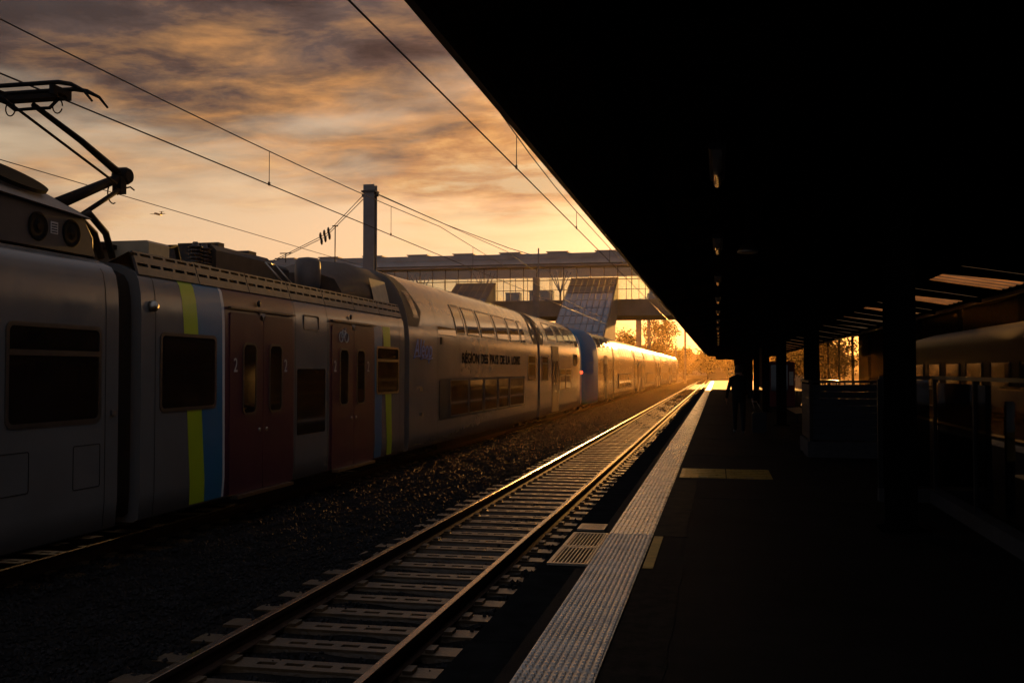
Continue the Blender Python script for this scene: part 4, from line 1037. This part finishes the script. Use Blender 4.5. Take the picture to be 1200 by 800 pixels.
sb = thing('station_building', 'black station building with eaves widened for shade beyond the right-hand track', 'station building', (16, 60, -1))
m2 = MB(); m2.box(15.5, 24, -4, 118, -1, 7.2); m2.build('wall', M_canopy, sb)
m2 = MB(); m2.prism([(8.9, 4.9), (15.5, 5.5), (15.5, 5.75), (8.9, 5.2)], 1, -4, 118); m2.build('shade_eaves', M_canopy, sb)  # eaves carried out over the track to shade the haze and close the sky gap
m2 = MB(); m2.prism([(15.0, 7.2), (24.5, 7.2), (20, 9.2)], 1, -4.5, 118.5); m2.build('roof', M_canopy, sb)
for k in range(12): m2 = MB(); m2.box(11.5, 11.7, 2+10*k, 2.2+10*k, -.1, 5.1); m2.build('column', M_canopy_beam, sb)
m2 = MB(); m2.box(10.9, 15.5, -4, 118, -1, -.05); m2.build('side_platform', M_asphalt, sb)
# ============================================================ stairwell parapet, screen, bench, machine
pp = thing('stairwell_parapet', 'low slate-blue slatted stairwell parapet on a pale concrete base', 'parapet', (2.4, 20.7, 0))
X0, X1, Y0, Y1 = 1.70, 3.10, 19.80, 21.6
m2 = MB(); m2.box(X0-.04, X1+.04, Y0-.06, Y0+.14, 0, .30); m2.box(X0-.04, X0+.16, Y0+.141, Y1, 0, .30); m2.box(X1-.16, X1+.04, Y0+.141, Y1, 0, .30); m2.build('base', M_base, pp)
for k in range(8):
    z = .33+k*.132
    m2 = MB(); m2.bbox(X0+.06, X1-.06, Y0, Y0+.03, z, z+.124, .008) if False else m2.box(X0+.06, X1-.06, Y0+.004*(k % 2), Y0+.03, z, z+.124); m2.build('slat', M_panel, pp)
    m2 = MB(); m2.box(X0, X0+.03, Y0+.1, Y1, z, z+.124); m2.build('slat', M_panel, pp); m2 = MB(); m2.box(X1-.03, X1, Y0+.1, Y1, z, z+.124); m2.build('slat', M_panel, pp)
for x in (X0, X1-.05):
    for y in (Y0-.02, (Y0+Y1)/2, Y1-.06): m2 = MB(); m2.box(x, x+.06, y, y+.06, .30, 1.42); m2.build('post', M_black, pp)
m2 = MB(); m2.box(X0-.02, X1+.02, Y0-.03, Y0+.06, 1.42, 1.46); m2.box(X0-.02, X0+.07, Y0+.06, Y1, 1.42, 1.46); m2.box(X1-.05, X1+.02, Y0+.06, Y1, 1.42, 1.46); m2.build('cap_rail', M_black, pp)

gs = thing('glass_screen', 'tall dark glass windbreak screen at the right edge of the platform', 'glass screen', (2.65, 9, 0))
m2 = MB(); m2.box(2.58, 2.74, 3.0, 13.45, 0, .16); m2.box(1.98, 2.579, 13.30, 13.45, 0, .16); m2.build('kerb', M_base, gs)
for k in range(6):
    y = 3.3+2.0*k; m2 = MB(); m2.box(2.63, 2.69, y-.03, y+.03, .16, 1.54); m2.build('post', M_black, gs)
    if k < 5:
        m2 = MB(); m2.box(2.65, 2.662, y+.05, y+1.95, .22, 1.50); m2.build('glass_pane', M_glass2, gs)
        m2 = MB(); m2.box(2.655, 2.672, y+.031, y+1.969, 1.0, 1.03); m2.build('mid_rail', M_black, gs)
m2 = MB(); m2.box(2.62, 2.70, 3.2, 13.42, 1.54, 1.58); m2.box(2.0, 2.619, 13.34, 13.42, 1.54, 1.58); m2.build('top_rail', M_edge, gs)
m2 = MB(); m2.box(2.02, 2.60, 13.37, 13.385, .2, 1.53); m2.build('glass_pane', M_glass2, gs)
m2 = MB(); m2.box(1.98, 2.04, 13.35, 13.41, .16, 1.54); m2.build('post', M_black, gs)
mp = thing('marker_post', 'slim marker post with white top and yellow band behind the near column', 'post', (2.05, 12.3, 0))
m2 = MB(); m2.bbox(2.01, 2.09, 12.26, 12.34, 0, .62, .01); m2.build('shaft', M_black, mp)
m2 = MB(); m2.bbox(2.005, 2.095, 12.255, 12.345, .62, .95, .012); m2.build('yellow_band', M_yellow, mp)
m2 = MB(); m2.bbox(2.005, 2.095, 12.255, 12.345, .95, 1.30, .012); m2.build('white_band', M_white, mp)

bn = thing('platform_bench', 'row of slatted steel seats glinting beside the parapet', 'bench', (2.45, 31.5, 0))
m2 = MB(); m2.box(2.40, 2.48, 29.2, 33.6, .33, .39); m2.build('beam', M_black, bn)
for y in (29.9, 32.9): m2 = MB(); m2.box(2.41, 2.47, y-.04, y+.04, .03, .33); m2.box(2.15, 2.75, y-.04, y+.04, 0, .03); m2.build('leg', M_black, bn)
for k in range(7):
    y = 29.25+k*.62
    s_o = None
    for q in range(6):
        m2 = MB(); x = 2.14+q*.075; m2.box(x, x+.05, y+.03, y+.53, .43+.004*q, .445+.004*q)
        if s_o is None: s_o = m2.build('seat', M_chrome, bn)
        else: m2.build('seat_slat', M_chrome, s_o)
    m2 = MB()
    m2.box(2.18, 2.56, y+.26, y+.30, .39, .43); m2.build('seat_bracket', M_black, bn)
    b_o = None
    for q in range(6):
        z = .52+q*.07; x = 2.60+q*.028
        m2 = MB(); m2.add([(x, y+.03, z), (x, y+.53, z), (x+.02, y+.53, z+.05), (x+.02, y+.03, z+.05), (x+.015, y+.03, z-.005), (x+.015, y+.53, z-.005), (x+.035, y+.53, z+.045), (x+.035, y+.03, z+.045)], [(0, 1, 2, 3), (7, 6, 5, 4), (0, 4, 5, 1), (3, 2, 6, 7), (0, 3, 7, 4), (1, 5, 6, 2)])
        if b_o is None: b_o = m2.build('backrest', M_chrome, bn)
        else: m2.build('back_slat', M_chrome, b_o)

vm = thing('vending_machine', 'dark red vending machine standing between canopy columns', 'vending machine', (2.75, 46, 0))
m2 = MB(); m2.box(2.2, 3.3, 45.6, 46.4, .06, 2.05); m2.build('cabinet', M_red, vm)
m2 = MB(); m2.box(2.28, 3.0, 45.585, 45.6, .75, 1.9); m2.build('glass_front', M_glassd, vm)
m2 = MB(); m2.box(3.06, 3.24, 45.58, 45.6, 1.0, 1.6); m2.build('control_panel', M_chrome, vm)
m2 = MB(); m2.box(2.22, 3.28, 45.65, 46.35, 0, .06); m2.build('plinth', M_black, vm)
ls = thing('loudspeaker', 'small horn loudspeaker hanging under the canopy', 'loudspeaker', (.42, 14.6, 3.3))
m2 = MB(); m2.lathe([(.05, .16), (.08, .10), (.15, 0), (.14, -.02)], (.42, 14.6, 3.35), 2, 16); m2.build('horn', M_chrome, ls)
m2 = MB(); m2.tube([(.42, 14.6, 3.5), (.42, 14.6, zr(.42)-.02)], .018, 6); m2.build('hanger', M_black, ls)
fb = thing('platform_barrier', 'low steel barrier along the far side of the island platform', 'barrier', (6.9, 60, 0))
for k in range(14):
    y = 34+k*4; m2 = MB(); m2.box(6.85, 6.91, y, y+.06, 0, 1.05); m2.build('post', M_black, fb)
for z in (.5, 1.05): m2 = MB(); m2.tube([(6.88, 34, z), (6.88, 86.1, z)], .025, 6); m2.build('rail', M_chrome, fb)

# ============================================================ the walking person and the suitcase
def figure(loc, lab):
    J = []; E = []
    def j(p, r, par=None, rr=None):
        J.append((p, r if rr is None else (r, rr))); i = len(J)-1
        if par is not None: E.append((par, i))
        return i
    pel = j((0, 0, .96), .155, None, .115)
    ab = j((0, .005, 1.12), .145, pel, .105); ch = j((0, .01, 1.32), .175, ab, .12); up = j((0, .015, 1.45), .13, ch, .095)
    nk = j((0, .03, 1.545), .058, up); hd = j((0, .045, 1.625), .078, nk, .09); ht = j((0, .05, 1.70), .082, hd, .098); tp = j((0, .045, 1.765), .05, ht, .06)
    j((0, .155, 1.655), .014, hd)                       # nose
    for s in (-1, 1): j((s*.092, .045, 1.665), .018, hd)
    feet = []
    for s, fwd in ((-1, .22), (1, -.20)):               # mid stride
        hip = j((s*.095, 0, .90), .098, pel); kn = j((s*.10, fwd*.62+.03, .50), .066, hip); an_ = j((s*.10, fwd-.02, .10), .043, kn)
        he = j((s*.10, fwd-.05, .045), .040, an_); j((s*.115, fwd+.10, .04), .042, an_); 
    def hand(wr, d_, s, par):
        d_ = Vector(d_).normalized(); side = Vector((0, 1, 0)); p = Vector(wr)+d_*.05
        pm_ = j(tuple(p), .032, par, .020)
        for q in range(4):
            b_ = p+d_*.045+side*(.030-.020*q); k1 = b_+d_*(.040+.006*(q in (1, 2))); k2 = k1+d_*.026+Vector((-s*.014, 0, 0))
            a = j(tuple(b_), .0100, pm_); b2 = j(tuple(k1), .0090, a); j(tuple(k2), .0080, b2)
        t1 = p+side*.034+d_*.01; a = j(tuple(t1), .0105, pm_); j(tuple(t1+side*.020+d_*.035), .009, a)
    for s in (-1, 1):
        sh_ = j((s*.185, .01, 1.43), .074, up)
        if s < 0:
            el = j((-.275, -.03, 1.16), .050, sh_); wr = (-.315, .06, .93); w_ = j(wr, .034, el); hand(wr, (-.02, .05, -1), s, w_)
        else:
            el = j((.265, -.06, 1.16), .050, sh_); wr = (.335, -.10, .93); w_ = j(wr, .034, el); hand(wr, (.10, -.05, -1), s, w_)
    me_ = bpy.data.meshes.new('person'); me_.from_pydata([p for p, _ in J], E, []); me_.update()
    o_ = bpy.data.objects.new('tmp', me_); COL.objects.link(o_)
    md = o_.modifiers.new('s', 'SKIN'); md.use_smooth_shade = True
    for v, (_, r_) in zip(me_.skin_vertices[0].data, J): v.radius = (r_, r_) if not isinstance(r_, tuple) else r_
    me_.skin_vertices[0].data[0].use_root = True
    sb = o_.modifiers.new('d', 'SUBSURF'); sb.levels = 1; sb.render_levels = 1
    bpy.context.view_layer.update()
    m3 = bpy.data.meshes.new_from_object(o_.evaluated_get(bpy.context.evaluated_depsgraph_get())); bpy.data.objects.remove(o_)
    m3.name = 'person'; m3.materials.clear()
    for q in (M_cloth_d, M_trouser, M_skin, M_shoe): m3.materials.append(q)
    for p in m3.polygons:
        c = p.center; p.use_smooth = True
        p.material_index = 2 if (c.z > 1.53 or (abs(c.x) > .24 and c.z < .92)) else 0 if (c.z > .88) else 1 if c.z > .09 else 3
    return m3
pe = obj('person', figure(None, ''), None, None, (.52, 26.75, 0)); tag(pe, 'person in dark clothes walking away along the platform pulling a suitcase', 'person')
hm = MB(); hm.lathe([(.088, -.10), (.100, -.05), (.103, 0), (.094, .05), (.07, .085), (.03, .105), (0, .108)], (0, .028, 1.70), 2, 18); h_ = hm.mesh('hair')
obj('hair', h_, M_hair, pe)
jk = MB(); prof = [(0, .135, .105), (.10, .165, .12), (.25, .185, .13), (.42, .19, .135), (.55, .12, .10)]
vs = []
for h, a, b in [(-.04, .185, .15), (.10, .178, .14), (.25, .185, .14), (.42, .205, .14), (.54, .16, .11), (.60, .085, .085)]:
    for k in range(18): th = 2*math.pi*k/18; vs.append((a*math.cos(th), .01+b*math.sin(th), .90+h))
jk.add(vs, [(i*18+k, i*18+(k+1) % 18, (i+1)*18+(k+1) % 18, (i+1)*18+k) for i in range(5) for k in range(18)], True); obj('jacket', jk.mesh('jacket'), M_cloth_d, pe)
sc_ = thing('suitcase', 'small black wheeled suitcase pulled by the walking person', 'suitcase', (1.02, 26.45, 0))
m2 = MB(); m2.bbox(.84, 1.20, 26.34, 26.56, .05, .58, .04); m2.build('shell', M_case, sc_)
m2 = MB()
for k in range(5): m2.box(.88+k*.065, .90+k*.065, 26.332, 26.34, .10, .53)
m2.build('shell_rib', M_case, sc_)
m2 = MB(); m2.tube([(.93, 26.54, .58), (.86, 26.62, .84)], .009, 6); m2.tube([(1.11, 26.54, .58), (.96, 26.62, .84)], .009, 6); m2.tube([(.84, 26.62, .845), (.98, 26.62, .845)], .016, 8); m2.build('handle', M_chrome, sc_)
for x in (.88, 1.16):
    for y in (26.37, 26.53): m2 = MB(); m2.lathe([(.03, -.012), (.03, .012)], (x, y, .03), 0, 10); m2.build('wheel', M_black, sc_)

# ============================================================ background beyond the station
mb = MB(); ys_ = [300, 316, 326, 345, 380, 440, 520, 615]; zs_ = [-1.05, .4, 1.1, 1.3, 2.6, 6.5, 9.0, 9.5]; xs_ = np.linspace(-300, 300, 31)
vs = [(x, y, z+(0 if y < 330 else 1.2*math.sin(x*.021+y*.01))) for y, z in zip(ys_, zs_) for x in xs_]
mb.add(vs, [(j*31+i, j*31+i+1, (j+1)*31+i+1, (j+1)*31+i) for j in range(len(ys_)-1) for i in range(30)], True)
struct('hill', mb, mat('dry_grass', (.085, .065, .03), .95, 0, .1, .5, .1), 'low rising ground closing off the railway in the distance')
mb = MB(); mb.box(-60, 40, 327, 333, 1.0, 1.16); struct('road', mb, mat('road_asphalt', (.05, .048, .045), .9, 0, .2, .3, 1), 'distant road crossing behind the end of the tracks')
gw = thing('graffiti_wall', 'pale distant wall with faded graffiti beyond the end of the tracks', 'wall', (-9, 312, -.3))
for k in range(4):
    m2 = MB(); m2.box(-13.2+k*2.45, -10.78+k*2.45, 312, 312.25, -.3, 2.75); w_o = m2.build('wall_panel', M_wallwhite, gw)
    m2 = MB(); m2.tube([(-13.0+k*2.45+.25*q, 311.97, .6+.5*math.sin(q*1.9+k)) for q in range(8)], .09, 5); m2.build('graffiti', M_lprint if k % 2 else M_maroon, w_o)
m2 = MB(); m2.box(-13.4, -3.2, 311.95, 312.3, 2.75, 2.95); m2.build('coping', M_bridge, gw)
def car(x, y, lab, m_):
    t = thing('parked_car', lab, 'car', (x, y, 1.16)); z = 1.16
    m2 = MB(); m2.prism([(x-2.1, z+.3), (x+2.1, z+.3), (x+2.15, z+.65), (x+1.9, z+.85), (x+1.1, z+.92), (x+.5, z+1.42), (x-1.0, z+1.45), (x-1.9, z+.95), (x-2.15, z+.7)], 1, y-.85, y+.85); b = m2.build('body', m_, t)
    m2 = MB(); m2.prism([(x+.95, z+.95), (x+.42, z+1.36), (x-.95, z+1.38), (x-1.6, z+.97)], 1, y-.86, y-.84); m2.build('side_window', M_glassd, b)
    for q in (-1.3, 1.35):
        for s in (-.8, .8): m2 = MB(); m2.lathe([(.2, -.1), (.31, -.1), (.31, .1), (.2, .1)], (x+q, y+s, z+.31), 1, 14); m2.build('wheel', M_black, t)
car(-3.9, 329, 'white car on the distant road right of the graffiti wall', M_car)
car(3.2, 331, 'grey car further right on the distant road', M_mast)
def house(x, y, wd, dp, h, rh, lab, m_, z0=1.0):
    t = thing('house', lab, 'house', (x, y, z0)); m2 = MB(); m2.box(x-wd/2, x+wd/2, y, y+dp, z0-1.5, z0+h); m2.build('wall', m_, t)
    m2 = MB(); m2.prism([(y-.5, z0+h), (y+dp+.5, z0+h), (y+dp/2, z0+h+rh)], 0, x-wd/2-.5, x+wd/2+.5); r_ = m2.build('roof', M_tile, t)
    m2 = MB(); m2.box(x+wd*.25, x+wd*.25+.9, y+dp/2-.4, y+dp/2+.4, z0+h+rh*.5, z0+h+rh+1.0); m2.build('chimney', M_wallbrick, r_)
    for k in range(int(wd/3)):
        xx_ = x-wd/2+1.2+3*k; m2 = MB(); m2.box(xx_, xx_+1.1, y-.06, y, z0+1.0, z0+2.4); f = m2.build('window', M_white, t)
        m2 = MB(); m2.box(xx_+.1, xx_+1.0, y-.07, y-.06, z0+1.1, z0+2.3); m2.build('pane', M_glassd, f)
house(-4, 352, 26, 10, 3.6, 2.2, 'long low warehouse with tiled roof at the end of the railway', M_wallbrick, 1.6)
house(-26, 365, 12, 9, 5.6, 3.4, 'pale gabled house behind the trees left of the warehouse', M_wallwhite, 2.0)
house(18, 358, 13, 9, 5.0, 3.0, 'ochre house to the right of the low warehouse', M_wallbrick, 1.8)
def tree(x, y, z0, h, wd, lab, m_, n=2600, size=.32, bare=.35, grp='trees beyond the footbridge', name='tree'):
    t = thing(name, lab, 'tree', (x, y, z0), grp); m2 = MB(); rt_ = random.Random(int(x*13+y))
    m2.tube([(x, y, z0-.3), (x+.1, y, z0+h*.3), (x-.1, y, z0+h*.62), (x, y, z0+h*.93)], [h*.022, h*.017, h*.010, h*.003], 8)
    cl = []
    for k in range(34):
        hh = rt_.uniform(.22, .9); th = rt_.random()*6.28; rr = wd/2*(.25+.75*math.sin(math.pi*min(1, (hh-.1)/.88))**.8)*rt_.uniform(.6, 1.05)
        a = Vector((x, y, z0+h*hh*.85)); b = Vector((x+rr*math.cos(th), y+rr*math.sin(th), z0+h*min(.98, hh+.10)))
        md_ = (a+b)/2+Vector((0, 0, -h*.01)); m2.tube([a, md_, b], [h*.006, h*.0042, h*.0016], 5)
        cl += [b, a.lerp(b, .6)]
    m2.build('trunk', M_bark, t)
    rg = np.random.default_rng(int(abs(x)*7+y)); ci = rg.integers(0, len(cl), n); cpt = np.array([tuple(c) for c in cl])[ci]
    p = cpt + rg.normal(0, 1, (n, 3))*np.array([wd*.085, wd*.085, h*.05])
    a = rg.normal(0, 1, (n, 3)); a /= np.linalg.norm(a, axis=1)[:, None]; b = np.cross(a, rg.normal(0, 1, (n, 3))); b /= np.linalg.norm(b, axis=1)[:, None]
    s = (size*(.5+rg.random(n)))[:, None]*.5
    V_ = np.stack([p-a*s, p+b*s*.6, p+a*s, p-b*s*.6], 1).reshape(-1, 3)-np.array([x, y, z0])
    me_ = bpy.data.meshes.new('crown'); me_.from_pydata(V_.tolist(), [], (np.arange(n*4).reshape(-1, 4)).tolist()); me_.update()
    obj('crown', me_, m_, t)
tree(-13.6, 236, -1, 15.2, 8.2, 'tall half bare tree standing against the bright sky under the bridge', M_leaf, 5200, .45)
tree(-22.0, 240, -1, 12.5, 6.4, 'smaller dark tree left of the tall half bare one under the bridge', M_leaf2, 4200, .45)
spots = [(-9.0, 262, 8.2, 6.5), (-3.0, 285, 8.5, 7), (-30, 262, 10, 8), (-38, 275, 11, 9), (2.5, 300, 9, 8), (9.0, 290, 9.5, 8), (16, 285, 10, 8), (-16.5, 290, 9.5, 7.5), (24, 280, 11, 9), (-48, 270, 12, 9)]
desc = ['low bushy tree directly right of the tall half bare tree', 'round bush tree above the graffiti wall', 'broad tree behind the stair roofs on the left', 'second broad tree behind the stair roofs, further left', 'bushy tree above the white distant car', 'tree just right of the track end', 'tall bushy tree right of the track end', 'tree filling the gap between the two masts under the bridge', 'rightmost broad tree past the platform end', 'leftmost broad tree past the stair roofs']
for (x, y, h, wd), l_ in zip(spots, desc): tree(x, y, -1 if y < 300 else -.6, h, wd, l_, M_leaf3 if int(x) % 2 else M_leaf, 2600, .55)
hed = [(12.9+.5*math.sin(k*2.3), 124+9*k, 3.2+.9*math.sin(k*1.7), 6.2) for k in range(8)]
for k, (x, y, h, wd) in enumerate(hed):
    tree(x, y, -1, h+3.4, wd+2, f'{ORD[k]} shrub from the camera in the row beyond the right-hand track', M_leaf3, 2600, .30, grp='shrubs beyond the right-hand track', name='shrub')
hf = thing('lineside_fence', 'sunlit slatted lineside fence beyond the right-hand track', 'fence', (11.4, 140, -1))
for k in range(44):
    y = 119+1.5*k; m2 = MB(); m2.box(11.40, 11.43, y+.04, y+1.42, -.85, .95); m2.build('panel', M_wallwhite if k % 3 else M_wallbrick, hf)
    m2 = MB(); m2.box(11.36, 11.46, y-.05, y+.039, -1, 1.05); m2.build('post', M_bridge, hf)

# small aeroplane, head on, far away in the evening sky
F_ = cam.rotation_euler.to_matrix() @ Vector(((185-600)/1166.7, -(251-400)/1166.7, -1)); pos = cam.location+F_*760
ap = thing('aeroplane', 'tiny aeroplane silhouette seen head on above the roof equipment', 'aeroplane', pos)
q = Vector(pos); m2 = MB(); m2.lathe([(.1, -4.5), (.7, -4), (.85, -1), (.75, 2), (.2, 6)], q, 1, 12); m2.build('fuselage', M_plane, ap)
m2 = MB(); m2.prism([(q.x-6, q.z+.2), (q.x, q.z-.25), (q.x+6, q.z+.2), (q.x+6, q.z+.35), (q.x, q.z+.15), (q.x-6, q.z+.35)], 1, q.y-1.2, q.y+.8); m2.build('wing', M_plane, ap)
m2 = MB(); m2.box(q.x-.12, q.x+.12, q.y+4, q.y+5.8, q.z+.3, q.z+2.7); m2.box(q.x-2.0, q.x+2.0, q.y+4.6, q.y+5.6, q.z+2.7, q.z+2.86); m2.build('tail', M_plane, ap)

# ============================================================ hazy evening air
HZ = MB(); HZ.box(-512, 512, -72, 632, -2.1, 17.5); hz = HZ.build('haze', None)
hm_ = bpy.data.materials.new('haze'); hm_.use_nodes = True; t = NT(hm_.node_tree); t.n.clear()
pv_ = t.node('ShaderNodeVolumePrincipled'); pv_.inputs['Color'].default_value = (.95, .62, .26, 1); pv_.inputs['Density'].default_value = .00034; pv_.inputs['Anisotropy'].default_value = .74
mo = t.node('ShaderNodeOutputMaterial'); t.l.new(pv_.outputs[0], mo.inputs['Volume'])
hz.data.materials.append(hm_); tag(hz, 'golden evening haze filling the far end of the station', kind='stuff')
